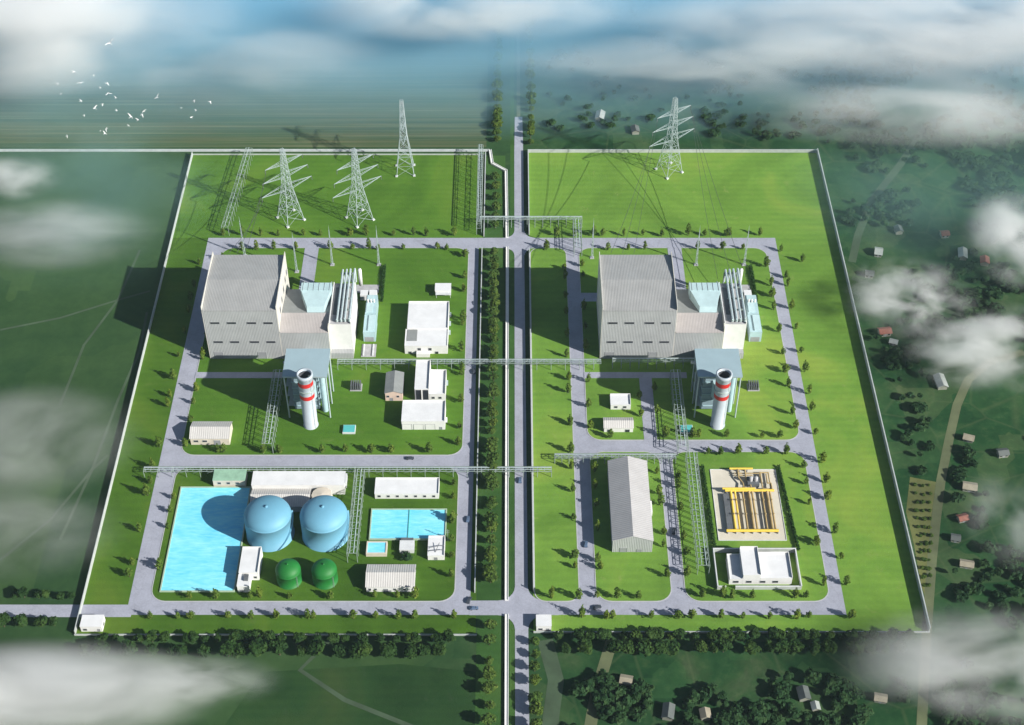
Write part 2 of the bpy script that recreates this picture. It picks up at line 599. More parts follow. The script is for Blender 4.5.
# road beds of the two plots (the lawns lie on them as kerbed islands)
road('pool_plot_road', [(-198.7, -186), (-21.6, -186), (-21.6, 116.7), (-198.7, 116.7)], .10)
road('gas_plot_road', [(23.6, -186), (172.2, -186), (172.2, 116.7), (23.6, 116.7)], .10)
road('approach_road', [(-900, -187.4), (-196, -187.4), (-196, -179.6), (-900, -179.6)], .16)


def island(name, x0, x1, y0, y1, mat, r=8):
    o = struct(name, MB().prism(rounded(x0, x1, y0, y1, r), -.2, .22), M[mat])
    k = MB()
    a, b = rounded(x0 - .45, x1 + .45, y0 - .45, y1 + .45, r + .45), rounded(x0 + .02, x1 - .02, y0 + .02, y1 - .02, r)
    n = len(a)
    k.add([(p[0], p[1], .26) for p in a] + [(p[0], p[1], .26) for p in b] + [(p[0], p[1], 0) for p in a],
          [(i, (i + 1) % n, n + (i + 1) % n, n + i) for i in range(n)] + [(i, 2 * n + i, 2 * n + (i + 1) % n, (i + 1) % n) for i in range(n)])
    struct('kerb', k, M['kerb'])


island('lawn', -187.8, -28.3, -75.0, 106.2, 'lawn_l')
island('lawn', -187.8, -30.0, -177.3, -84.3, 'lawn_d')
island('lawn', 12.0, 34.8, -177.3, 106.2, 'lawn_r', 6)
island('lawn', 43.4, 164.6, -63.4, 106.2, 'lawn_r')
island('lawn', 44.0, 83.0, -177.3, -72.9, 'lawn_r')
island('lawn', 90.5, 165.0, -177.3, -72.9, 'lawn_r')


def lane(name, x0, x1, y0, y1, z=.30):
    struct(name, MB().prism([(x0, y0), (x1, y0), (x1, y1), (x0, y1)], 0, z), M['road'])


lane('access_lane', -188.6, -130, -13.5, -8.5)
lane('access_lane', -134.5, -125.5, 55, 107)
lane('access_lane', 42.9, 104, -13.5, -8.5)
lane('access_lane', 75.5, 83, -64.2, -13.5, .29)
lane('access_lane', 101, 110, 55, 107)
lane('access_lane', 42.9, 54, 54.5, 62.5)

# dirt tracks through the village
def ribbon(name, px, w, mat, z=.06):
    pts = [at(*p) for p in px]
    L, Rr = [], []
    for i, p in enumerate(pts):
        d = (pts[min(i + 1, len(pts) - 1)] - pts[max(i - 1, 0)]).normalized()
        nrm = Vector((-d.y, d.x, 0))
        L.append(p + nrm * w / 2)
        Rr.append(p - nrm * w / 2)
    m = MB()
    n = len(pts)
    m.add([(v.x, v.y, z) for v in L] + [(v.x, v.y, z) for v in Rr], [(i, n + i, n + i + 1, i + 1) for i in range(n - 1)])
    return struct(name, m, M[mat])


ribbon('dirt_track', [(1024, 352), (990, 362), (968, 380), (957, 405), (949, 440), (941, 480), (936, 520), (932, 560), (929, 600), (926, 640), (924, 680), (921, 740)], 5, 'track')
ribbon('dirt_track', [(612, 640), (603, 670), (595, 700), (588, 740)], 6, 'track')
ribbon('dirt_track', [(930, 120), (900, 165), (872, 200), (858, 235), (852, 262)], 5, 'grass_track')
ribbon('dirt_track', [(852, 278), (880, 288), (915, 300), (950, 312), (985, 322)], 3.5, 'grass_track', .07)
ribbon('field_path', [(147, 312), (140, 350), (118, 400), (92, 470), (60, 540)], 1.6, 'grass_track')
ribbon('field_path', [(140, 250), (118, 300), (84, 345), (60, 405)], 1.6, 'grass_track')
ribbon('field_path', [(0, 330), (60, 318), (118, 300), (150, 291)], 1.6, 'grass_track', .07)
ribbon('field_path', [(0, 560), (50, 520), (92, 470), (108, 455)], 1.6, 'grass_track', .07)
ribbon('dirt_track', [(545, 640), (556, 680), (548, 740)], 8, 'grass_track', .05)
ribbon('dirt_track', [(330, 640), (300, 670), (345, 700), (420, 730)], 2.5, 'grass_track', .07)
struct('orchard_field', MB().sheet([at(*p)[:2] for p in ((910, 477), (936, 482), (931, 520), (928, 560), (926, 600), (921, 585), (914, 545), (906, 512))], .05), M['orchard'])


# ------------------------------------------------------------------ boundary walls and water channel
def wall(label, x0, x1, y0, y1, h, pil=14, group='boundary walls of the two plots'):
    cx, cy = (x0 + x1) / 2, (y0 + y1) / 2
    t = thing('boundary_wall', label, 'wall', (cx, cy, 0), 0, group)
    MB().box(x0, x1, y0, y1, -.3, h).build('wall_panel', M['wall_paint'], t)
    MB().box(x0 - .05, x1 + .05, y0 - .05, y1 + .05, h + .002, h + .15).build('coping', M['coping'], t)
    return t


wall('long boundary wall along the outer side of the pool plot beside dark pasture', -222.3, -222.0, -198.4, 206.4, 3.2)
wall('boundary wall closing the far side of the pool plot in front of the strip fields', -222.2, -18.6, 206.7, 207.0, .8)
wall('boundary wall of the pool plot running beside the row of canal trees, far stretch', -18.6, -18.1, 118, 206.4, 2.8)
wall('boundary wall of the pool plot between its inner road and the canal trees', -19.6, -19.1, -172, 104, 2.8)
wall('low white boundary wall behind the woodland along the near side of the pool plot', -222.5, -18, -199.1, -198.8, 1.1)
wall('boundary wall of the gas yard plot beside the main road, beyond the far crossing', 11.0, 11.5, 120, 209.2, 3.0)
wall('boundary wall of the gas yard plot beside the main road, between the two crossings', 11.0, 11.5, -171, 103, 3.0)
wall('boundary wall closing the far side of the bright gas yard plot', 11.0, 212.8, 209.5, 210.0, 2.4)
wall('long boundary wall along the outer side of the gas yard plot beside the village', 212.3, 212.8, -196.7, 209.3, 3.8)
wall('low white boundary wall behind the woodland along the near side of the gas yard plot', 11.0, 212.8, -197.4, -197.1, 1.1)

ch = thing('water_channel', 'white raised concrete water channel crossing the far fields and turning along the main road', 'channel', (-3, 0, 0))
c = MB()
cp = [(-900, 211.5), (-15.2, 211.5), (-13.6, 196.5), (-4.0, 188), (-3.2, 116.9)]
def chan(mb, pts, zt=1.3):
    for (xa, ya), (xb, yb) in zip(pts, pts[1:]):
        d = Vector((xb - xa, yb - ya, 0)).normalized()
        n = Vector((-d.y, d.x, 0))
        a, b = Vector((xa, ya, 0)) - d * .3, Vector((xb, yb, 0)) + d * .3
        for s0, s1, z1 in ((-.95, -.6, zt), (.6, .95, zt), (-.59, .59, zt - .35)):
            mb.hexa([a + n * s0 + Vector((0, 0, -.2)), a + n * s1 + Vector((0, 0, -.2)), b + n * s1 + Vector((0, 0, -.2)), b + n * s0 + Vector((0, 0, -.2))][::-1],
                    [a + n * s0 + Vector((0, 0, z1)), a + n * s1 + Vector((0, 0, z1)), b + n * s1 + Vector((0, 0, z1)), b + n * s0 + Vector((0, 0, z1))][::-1])
chan(c, cp[1:])
c2_ = MB()
chan(c2_, [cp[0], (cp[1][0] - .7, cp[1][1])], 1.0)
c2_.build('far_channel_wall', M['coping'], ch)  # far stretch greyed, its fading into mist put into the colour
chan(c, [(-3.0, 106.4), (-2.8, -176.8)])
chan(c, [(-2.7, -186.5), (-2.6, -420)])
c.build('channel_wall', M['white'], ch)

# ------------------------------------------------------------------ trees
def crown_mesh(name, mat, lobes, n, size, seed, up=.2):
    rr = random.Random(seed)
    mb = MB()
    tot = sum(a * b * c_ for (_, _, _, a, b, c_) in lobes)
    for (cx, cy, cz, rx, ry, rz) in lobes:
        k = max(8, int(n * rx * ry * rz / tot))
        for _ in range(k):
            while True:
                p = Vector((rr.uniform(-1, 1), rr.uniform(-1, 1), rr.uniform(-1, 1)))
                if .25 < p.length < 1:
                    break
            p = p * (.55 + .45 * rr.random()) / max(p.length, .55) if p.length < .55 else p
            c0 = Vector((cx + p.x * rx, cy + p.y * ry, cz + p.z * rz))
            nrm = (p + Vector((rr.uniform(-.7, .7), rr.uniform(-.7, .7), rr.uniform(-.4, .9) + up))).normalized()
            u = nrm.orthogonal().normalized()
            u = Matrix.Rotation(rr.uniform(0, 6.28), 3, nrm) @ u
            w = nrm.cross(u)
            sz = size * rr.uniform(.6, 1.25)
            mb.add([c0 + u * sz * .5, c0 + w * sz * .42, c0 - u * sz * .5 + nrm * sz * .12, c0 - w * sz * .42], [(0, 1, 2, 3)])
    me = bpy.data.meshes.new(name)
    me.from_pydata(mb.v, [], mb.f)
    me.materials.append(mat)
    return me


def trunk_mesh(name, h, r, limbs=3, seed=0):
    rr = random.Random(seed)
    mb = MB()
    mb.tube((0, 0, -.3), (rr.uniform(-.15, .15), rr.uniform(-.15, .15), h), r, 7, r * .55)
    for i in range(limbs):
        a = rr.uniform(0, 6.28)
        z = h * rr.uniform(.55, .95)
        L = h * rr.uniform(.35, .6)
        mb.tube((0, 0, z), (math.cos(a) * L * .7, math.sin(a) * L * .7, z + L * .6), r * .45, 5, r * .15)
    me = bpy.data.meshes.new(name)
    me.from_pydata(mb.v, [], mb.f)
    me.materials.append(M['bark'])
    return me


def cone_lobes(h, r, rr):
    out = []
    n = 5
    for i in range(n):
        t = i / (n - 1)
        z = 1.9 + (h - 2.7) * t
        q = r * (.62, 1.0, .95, .68, .32)[i]
        out.append((rr.uniform(-.3, .3), rr.uniform(-.3, .3), z, q * rr.uniform(.8, 1.15), q * rr.uniform(.8, 1.15), h / n * .85))
    return out


def round_lobes(h, r, rr, n=6):
    out = [(0, 0, h * .62, r * .72, r * .72, h * .32)]
    for i in range(n):
        a = 6.28 * i / n + rr.uniform(-.4, .4)
        d = r * rr.uniform(.35, .62)
        out.append((math.cos(a) * d, math.sin(a) * d, h * rr.uniform(.48, .78), r * rr.uniform(.35, .55), r * rr.uniform(.35, .55), h * rr.uniform(.16, .24)))
    return out


rt = random.Random(5)
VERGE = [(crown_mesh('crown', M['leaf_verge'], cone_lobes(6.6 + i * .45, 1.75 + .2 * (i % 3), rt), 210, 1.0, 20 + i), trunk_mesh('trunk', 3.2, .18, 3, i)) for i in range(6)]
CANAL = [(crown_mesh('crown', M['leaf_canal'], round_lobes(8.0 + i * .5, 4.3, rt), 520, 1.5, 40 + i), trunk_mesh('trunk', 4.5, .28, 4, 10 + i)) for i in range(4)]
WOOD = [(crown_mesh('crown', M['leaf_wood'], round_lobes(10 + i * .8, 6.0, rt, 7), 520, 2.1, 60 + i), trunk_mesh('trunk', 5.5, .35, 4, 20 + i)) for i in range(4)]


def tree(name, kind, x, y, label, cat, group, s=1.0, z=0):
    t = thing(name, label, cat, (x, y, z), rt.uniform(0, 6.28), group)
    t.scale = (s * rt.uniform(.9, 1.1), s * rt.uniform(.9, 1.1), s * rt.uniform(.88, 1.12))
    cm, tm = rt.choice(kind)
    for nm, me in (('crown', cm), ('trunk', tm)):
        o = bpy.data.objects.new(nm, me)
        COL.objects.link(o)
        o.parent = t
    return t


def row(axis, fixed, a, b, n, where, end, skip=(), s=1.0, name='verge_tree', kind=None, adj='slim tree', group='young trees on the road verges', jit=.46):
    """a row of trees; 'end' names the end the count starts from"""
    kind = kind or VERGE
    k = 0
    for i in range(n):
        t = (i + .5 + rt.uniform(-jit, jit)) / n
        v = a + (b - a) * t
        if any(lo < v < hi for lo, hi in skip):
            continue
        f = fixed + rt.uniform(-.5, .5)
        x, y = (v, f) if axis == 'X' else (f, v)
        tree(name, kind, x, y, f'{adj}, {ordn(k)} from {end} on {where}'.replace('on the ', 'on ', 1), 'tree', group, s * (1.02 if name == 'verge_tree' else 1) * rt.uniform(.72, 1.15), .2)
        k += 1


CR = [(-92, -68), (-18, -4)]
row('X', 118.6, -197, -30, 12, "the far verge of the pool plot's far road", 'outer corner')
row('X', 104.6, -182, -34, 11, "the near verge of the pool plot's far road", 'outer corner', [(-138, -122)])
row('Y', -200.6, 100, -172, 16, "the outer verge of the pool plot's outer road", 'far end')
row('Y', -186.0, 98, -172, 17, "the inner verge of the pool plot's outer road", 'far end', [(-90, -70), (-17, -5)])
row('Y', -30.2, 98, -72, 11, "the verge of the pool plot's inner road", 'far crossing')
row('Y', -32.0, -90, -170, 7, "the verge of the inner road beside the blue pool", 'mid road')
row('X', -73.4, -180, -40, 9, "the far verge of the pool plot's mid road", 'outer road')
row('X', -175.6, -180, -38, 9, "the lawn verge of the pool plot's near road", 'outer road')
row('X', -188.4, -192, -26, 13, "the strip before the pool plot's near road", 'gatehouse')
row('X', 118.6, 20, 166, 12, "the far verge of the gas plot's far road", 'main road')
row('X', 104.4, 18, 160, 9, "the near verge of the gas plot's far road", 'main road', [(98, 112), (33, 44)])
row('Y', 33.6, 98, -168, 16, "the inner road verge facing the main road", 'far end')
row('Y', 45.0, 100, -60, 10, "the hall side of the gas plot's inner road", 'far end', [(-16, -5), (52, 64)])
row('Y', 46.0, -80, -170, 6, "the warehouse side of the inner road", 'mid road')
row('Y', 163.0, 98, -60, 10, "the hall side of the gas plot's outer road", 'far end')
row('Y', 163.2, -80, -170, 6, "the gas yard side of the outer road", 'mid road')
row('Y', 174.2, 105, -176, 16, "the outer verge of the gas plot's outer road", 'far corner')
row('X', -61.6, 48, 160, 8, "the far verge of the gas plot's mid road", 'inner road', [(72, 86)])
row('X', -74.6, 102, 160, 5, "the near verge of the gas plot's mid road", 'warehouse road')
row('Y', 81.2, -80, -170, 6, "the warehouse verge of the warehouse road", 'mid road')
row('Y', 92.4, -80, -170, 6, "the gas yard verge of the warehouse road", 'mid road')
row('X', -175.4, 15, 160, 12, "the lawn verge of the gas plot's near road", 'main road', [(36, 43), (83, 91)])
row('X', -188.4, 24, 174, 12, "the strip before the gas plot's near road", 'gatehouse')
row('Y', 174, -182, -190, 1, "the outer road's near corner", 'corner')
tree('verge_tree', VERGE, *at(802, 262)[:2], 'lone slim tree on open lawn beyond the outer road of the gas plot', 'tree', 'young trees on the road verges')
for k_, (x, y) in enumerate(((74.5, -30), (74.5, -45), (84, -24), (84, -42))):
    tree('verge_tree', VERGE, x, y, ['slim tree beside white pump hut, on the lane from the mid road', 'slim tree beside grey cabin, on the lane from the mid road',
         'slim tree across the lane from the white pump hut', 'slim tree across the lane from the grey cabin'][k_], 'tree', 'young trees on the road verges', .9, .2)
G2 = 'round crowned trees lining the canal bank'
row('Y', -11.2, 100, -170, 38, 'the canal bank between the crossings', 'far crossing', name='canal_tree', kind=CANAL, adj='round bushy tree', group=G2, s=.86, jit=.22)
row('Y', -11.2, -192, -275, 9, 'the canal bank before the near crossing', 'near crossing', name='canal_tree', kind=CANAL, adj='round bushy tree', group=G2, s=.86, jit=.22)
row('Y', -11.0, 182, 120, 6, 'the canal bank beyond the far crossing', 'channel bend', name='canal_tree', kind=CANAL, adj='round bushy tree', group=G2, s=.8, jit=.2)
row('Y', 11.6, -201, -275, 9, 'the main road verge before the near gatehouse', 'gatehouse', name='canal_tree', kind=CANAL, adj='round bushy tree', group='trees on the main road verge', s=.85, jit=.15)
row('Y', -10.4, 218, 400, 24, 'the channel side of the hazy far avenue', 'channel bend', name='canal_tree', kind=CANAL, adj='hazy dark tree', group='hazy avenue trees on the far main road', s=.9, jit=.25)
row('Y', 13.5, 214, 400, 24, 'the village side of the hazy far avenue', 'far boundary wall', name='canal_tree', kind=CANAL, adj='hazy dark tree', group='hazy avenue trees on the far main road', s=.8, jit=.25)
G3 = 'dark woodland trees outside the near boundary walls'
row('X', -202.6, -214, -26, 30, 'the wood edge under the pool plot wall', 'outer road', name='woodland_tree', kind=WOOD, adj='dark tree', group=G3, s=.55)
row('X', -211, -216, -28, 20, 'the second row below the pool plot wall', 'outer road', name='woodland_tree', kind=WOOD, adj='dark tree', group=G3, s=.78)
row('X', -200.9, 22, 207, 30, 'the wood edge under the gas plot wall', 'main road', name='woodland_tree', kind=WOOD, adj='dark tree', group=G3, s=.55)
row('X', -209.5, 26, 200, 20, 'the second row below the gas plot wall', 'main road', name='woodland_tree', kind=WOOD, adj='dark tree', group=G3, s=.78)
row('X', -175.5, -262, -226, 6, 'the roadside outside the pool plot corner', 'outer wall', name='woodland_tree', kind=WOOD, adj='dark bushy tree', group='bushes beside the approach road', s=.5)
row('X', -193, -300, -228, 9, 'the near roadside outside the pool plot corner', 'misty end', name='woodland_tree', kind=WOOD, adj='dark bushy tree', group='bushes beside the approach road', s=.7)

# far-off village woods and scrub: one mass nobody could count
def woodland(name, label, spots, mat, seed):
    rr = random.Random(seed)
    mb = MB()
    for (x, y, r, h) in spots:
        for lx, ly, lz, a, b, c_ in round_lobes(h, r, rr, 4):
            for _ in range(int(20 + r * 3)):
                p = Vector((rr.gauss(0, 1), rr.gauss(0, 1), abs(rr.gauss(0, 1)) * .9 - .1)).normalized() * rr.uniform(.75, 1)
                c0 = Vector((x + lx + p.x * a, y + ly + p.y * b, max(.3, lz + p.z * c_)))
                nrm = (p + Vector((rr.uniform(-.6, .6), rr.uniform(-.6, .6), rr.uniform(-.2, .8)))).normalized()
                u = nrm.orthogonal().normalized()
                w = nrm.cross(u)
                sz = rr.uniform(1.3, 2.5)
                mb.add([c0 + u * sz * .5, c0 + w * sz * .45, c0 - u * sz * .5, c0 - w * sz * .45], [(0, 1, 2, 3)])
    return tag(mb.build(name, mat), label, 'woodland', kind='stuff')


SC_DBG = []
def scatter(n, x0, x1, y0, y1, thr, sc, seed, avoid):
    rr = random.Random(seed)
    out = []
    tries = 0
    while len(out) < n and tries < n * 40:
        tries += 1
        x, y = rr.uniform(x0, x1), rr.uniform(y0, y1)
        if mnoise.noise(Vector((x * sc, y * sc, seed))) < thr or avoid(x, y):
            continue
        out.append((x, y, rr.choice((1.4, 1.8, 2.4, 3.0, 3.8, 4.8)), rr.uniform(2.6, 6.5)))
    print('SCATTER', len(out), tries)
    return out


track_pts = [at(*p) for p in ((1024, 352), (968, 380), (949, 440), (941, 480), (932, 560), (929, 600), (926, 640), (921, 740), (912, 500), (918, 540), (922, 575))]
track_pts2 = []
for a_, b_ in zip(track_pts[:7], track_pts[1:8]):
    track_pts2 += [a_.lerp(b_, t / 6) for t in range(7)]
HOUSES = [  # px, py, width, depth, height, roof, label
    (878, 254, 8, 12, 4, 'white', 'small white roofed house beside the pale track outside the gas plot wall'),
    (869, 276, 9, 8, 4, 'dark', 'dark roofed cottage just outside the gas plot wall, near the white roofed house'),
    (884, 334, 13, 9, 4.5, 'red', 'larger red roofed farmhouse between the wall and the lower cloud'),
    (893, 344, 8, 6, 3.5, 'white', 'little white outbuilding beside the larger red roofed farmhouse'),
    (940, 384, 18, 10, 4, 'white', 'long white ribbed shed beside the bend of the dirt track'),
    (962, 256, 16, 9, 4, 'white', 'pale roofed barn in the hazy upper village'),
    (984, 263, 11, 9, 4, 'red', 'red roofed house next to the pale roofed barn in the upper village'),
    (944, 236, 9, 8, 4, 'red', 'hazy red roofed house standing beyond the pale barn'),
    (898, 232, 10, 8, 4, 'dark', 'dark roofed house standing alone beside the hazy far track'),
    (968, 440, 10, 7, 3.5, 'cream', 'beige roofed cottage across the track from the dark scrub'),
    (969, 489, 13, 9, 4, 'cream', 'beige farmhouse across the dirt track from the orchard top'),
    (962, 520, 9, 7, 3.5, 'red', 'small red roofed cottage across the dirt track from the orchard'),
    (955, 540, 8, 7, 3.5, 'dark', 'dark roofed hut next to the small red roofed cottage by the orchard'),
    (966, 566, 12, 7, 3.5, 'cream', 'long beige shed across the track from the orchard foot'),
    (1002, 455, 10, 8, 4, 'dark', 'grey house at the picture edge among scrub below the clouds'),
    (626, 682, 10, 8, 3.5, 'cream', 'beige roofed house in the clearing near the short dirt track'),
    (668, 714, 14, 9, 4, 'dark', 'grey roofed house at the bottom edge below the gas plot woods'),
    (705, 716, 9, 8, 3.5, 'cream', 'beige hut beside the grey roofed house at the bottom edge'),
    (803, 696, 12, 9, 4, 'dark', 'dark roofed house in the small clearing below the gas plot woods'),
    (815, 708, 7, 6, 3, 'white', 'tiny white hut beside the dark roofed house in the clearing'),
    (880, 700, 10, 7, 3.5, 'cream', 'beige cottage between the woods and the white lower mist'),
    (600, 118, 16, 10, 4, 'white', 'pale hazy barn beyond the far wall near the avenue'),
    (635, 132, 12, 9, 4, 'dark', 'hazy dark roofed barn beyond the far wall near the lone pylon'),
]
hpos = [at(h[0], h[1]) for h in HOUSES]


def avoid_e(x, y):
    if any((x - p.x) ** 2 + (y - p.y) ** 2 < 60 for p in track_pts2 + hpos):
        return True
    p = at(906, 477), at(938, 605)
    return p[0].x - 4 < x < p[1].x + 12 and p[1].y < y < p[0].y + 3


woodland('village_woodland', 'dark scrub and treetops scattered through the village outside the gas plot', scatter(1500, 222, 470, -262, 330, -.08, .016, 3, avoid_e), M['leaf_dark'], 8)
woodland('clearing_woodland', 'dark mass of scrub below the gas plot woodland, broken by clearings', scatter(340, 22, 235, -275, -226, -.08, .03, 7, avoid_e), M['leaf_dark'], 9)
woodland('far_woodland', 'hazy dark copses beyond the far wall of the gas plot', scatter(420, 24, 480, 222, 430, .0, .018, 12, avoid_e), M['leaf_dark'], 10)

go = 'shrubs in the olive orchard'
k = 0
for r_ in range(13):
    for c_ in range(3):
        py = 486 + r_ * 8.3
        xl = 911 + (py - 480) * .10
        p = at(xl + 3 + c_ * (7.6 - r_ * .42) + rt.uniform(-1, 1), py + rt.uniform(-1, 1))
        o = bpy.data.objects.new('orchard_shrub', CANAL[k % 4][0])
        COL.objects.link(o)
        o.location = (p.x, p.y, -.7)
        s = rt.uniform(.22, .34)
        o.scale = (s, s, s)
        o.rotation_euler = (0, 0, rt.uniform(0, 6))
        tag(o, f"dark shrub in the orchard's {ORD[r_]} row from the far end, {['wall side', 'middle', 'track side'][c_]}", 'shrub', go)
        k += 1

for (px, py, w, d, h, rf, lab), p in zip(HOUSES, hpos):
    rz = R(rt.choice([8, -12, 15, 95, 80, -20]))
    t = thing('village_house', lab, 'house', p, 0, 'houses in the village')
    x, y = p.x, p.y
    w, d, h = w * .54, d * .54, h * .66
    wm = 'plaster'
    rm = {'white': 'old_roof', 'red': 'red_tile', 'dark': 'slate', 'cream': 'mud_roof'}[rf]
    MB().gable_wall(x - w / 2, x + w / 2, y - d / 2, y + d / 2, -.2, h, h + d * .26 - .05).build('wall', M[wm], t)
    MB().gable(x - w / 2 - .5, x + w / 2 + .5, y - d / 2 - .6, y + d / 2 + .6, h - .28, h + d * .26, 'X').build('roof', M[rm], t)
    MB().box(x - .6, x + .6, y - d / 2 - .06, y - d / 2 - .003, 0, 2.1).build('door', M['door'], t)
    for sx in (-.3, .3):
        MB().box(x + sx * w - .6, x + sx * w + .6, y - d / 2 - .05, y - d / 2 - .003, 1, 2.2).build('window', M['glass'], t)
    t.rotation_euler = (0, 0, rz)


# ------------------------------------------------------------------ buildings
def window(t, x, y, z, w, h, face='S', mat='glass', frame=True, name='window'):
    """a framed opening on a south ('S') or east ('E') face, proud of the wall"""
    a, b = MB(), MB()
    f = .14
    if face == 'S':
        a.box(x - w / 2, x + w / 2, y - .06, y - .003, z, z + h)
        for q in ((x - w / 2 - f, x - w / 2, z - f, z + h + f), (x + w / 2, x + w / 2 + f, z - f, z + h + f), (x - w / 2, x + w / 2, z - f, z), (x - w / 2, x + w / 2, z + h, z + h + f)):
            b.box(q[0], q[1], y - .16, y - .002, q[2], q[3])
    else:
        a.box(x + .003, x + .06, y - w / 2, y + w / 2, z, z + h)
        for q in ((y - w / 2 - f, y - w / 2, z - f, z + h + f), (y + w / 2, y + w / 2 + f, z - f, z + h + f), (y - w / 2, y + w / 2, z - f, z), (y - w / 2, y + w / 2, z + h, z + h + f)):
            b.box(x + .002, x + .16, q[0], q[1], q[2], q[3])
    o = a.build(name, M[mat], t)
    if frame:
        b.build('frame', M['frame'], o)
    return o


def flat_block(t, x0, x1, y0, y1, h, wm='white', rm='white_roof', par=1.0, sides='NEW', pt=.3, wname='wall', rname='roof', z0=-.2):
    """walls, sunken roof deck and parapets on the given sides"""
    w = MB().box(x0, x1, y0, y1, z0, h - par)
    for sd in sides:
        if sd == 'E':
            w.box(x1 - pt, x1, y0, y1 - (pt if 'N' in sides else 0), h - par, h)
        if sd == 'W':
            w.box(x0, x0 + pt, y0, y1 - (pt if 'N' in sides else 0), h - par, h)
        if sd == 'N':
            w.box(x0, x1, y1 - pt, y1, h - par, h)
        if sd == 'S':
            w.box(x0 + pt, x1 - pt, y0, y0 + pt, h - par, h)
    w.build(wname, M[wm], t)
    e = pt + .004
    MB().box(x0 + (e if 'W' in sides else -.15), x1 - (e if 'E' in sides else -.15), y0 - .12 + (e + .12 if 'S' in sides else 0), y1 - (e if 'N' in sides else -.15), h - par + .003, h - par + .16).build(rname, M[rm], t)


def gable_block(t, x0, x1, y0, y1, he, hr, axis='X', wm='white', rm='shed_roof', ov=.5):
    MB().gable_wall(x0, x1, y0, y1, -.2, he, hr - .04, axis).build('wall', M[wm], t)
    if axis == 'X':
        sl = (hr - he) / ((y1 - y0) / 2)
        MB().gable(x0 - ov, x1 + ov, y0 - ov, y1 + ov, he - sl * ov, hr, 'X').build('roof', M[rm], t)
    else:
        sl = (hr - he) / ((x1 - x0) / 2)
        MB().gable(x0 - ov, x1 + ov, y0 - ov, y1 + ov, he - sl * ov, hr, 'Y').build('roof', M[rm], t)


# ---- power block of the pool plot (copied for the gas plot)
DX = 234.4
POWER = []
t = thing('turbine_hall', 'large ribbed grey turbine hall of the pool plot with two rows of slit windows', 'power building', (-150, 3, 0), 0, 'turbine halls')
x0, x1, y0, y1 = -181.6, -137.6, 3.2, 53
w = MB()
w.gable_wall(x0 + .4, x1 - .4, y0, y1, -.2, 39.2, 41.2, 'X')
w.build('wall', M['hall_wall'], t)
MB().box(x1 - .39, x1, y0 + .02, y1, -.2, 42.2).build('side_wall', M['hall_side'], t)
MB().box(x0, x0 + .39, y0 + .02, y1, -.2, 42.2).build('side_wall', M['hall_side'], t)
MB().gable(x0 + .45, x1 - .45, y0 - .35, y1 + .3, 39.22, 41.3, 'X', .2).build('roof', M['hall_roof'], t)
for zr in (13.2, 28.6):
    for xx in (-175.0, -165.2, -153.4, -143.6):
        window(t, xx, y0, zr, 5.4, 1.5)
for i, yy in enumerate((14, 23, 32, 41, 48)):
    window(t, x1, yy, 28, 2.6, 4.2, 'E')
# low machine block, its ridge set towards the front
lx0, lx1 = -137.5, -108.6
yr, zr_ = 17.0, 24.6
pr_ = [(y0, -.2), (41.5, -.2), (41.5, 21.4), (yr, zr_), (y0, 21.6)]
w = MB()
w.add([(lx0, y, z) for y, z in pr_] + [(lx1 - .35, y, z) for y, z in pr_], [(0, 4, 3, 2, 1), (5, 6, 7, 8, 9)] + [(i, (i + 1) % 5, 5 + (i + 1) % 5, 5 + i) for i in range(5)])
w.build('low_block_wall', M['hall_wall'], t)
for (ya, za), (yb, zb), nm_, mt_ in (((y0 - .35, 21.62), (yr, zr_ + .06), 'low_block_roof', 'pink_roof'), ((yr + .01, zr_ + .06), (41.8, 21.44), 'shaded_rear_roof', 'dark_roof')):  # rear slope darkened: the filter house's shadow put into its colour
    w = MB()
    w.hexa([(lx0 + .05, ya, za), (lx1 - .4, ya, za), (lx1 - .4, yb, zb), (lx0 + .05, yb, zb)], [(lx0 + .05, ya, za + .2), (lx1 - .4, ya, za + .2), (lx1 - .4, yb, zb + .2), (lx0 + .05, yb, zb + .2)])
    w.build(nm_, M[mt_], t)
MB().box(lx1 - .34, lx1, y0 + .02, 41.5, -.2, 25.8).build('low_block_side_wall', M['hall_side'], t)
# white end block and its base
bx0, bx1 = -108.5, -95.3
flat_block(t, bx0, bx1, 6.9, 43, 26.5, 'white', 'concrete', 1.4, 'EW', .5, 'end_block_wall', 'end_block_roof')
MB().box(bx0, bx1, 3.2, 6.85, -.2, 4.6).build('end_block_base', M['hall_wall'], t)
MB().box(bx0 + 1.6, bx0 + 4.2, 15, 39, 25.3, 25.6).build('roof_vent', M['dark_metal'], t)
for xx, lab in ((-176, 0), (-150, 0)):
    window(t, xx, y0, 0, 5, 5.5, 'S', 'door', True, 'roller_door')
POWER.append((t, 'large ribbed grey turbine hall of the gas yard plot with two rows of slit windows'))

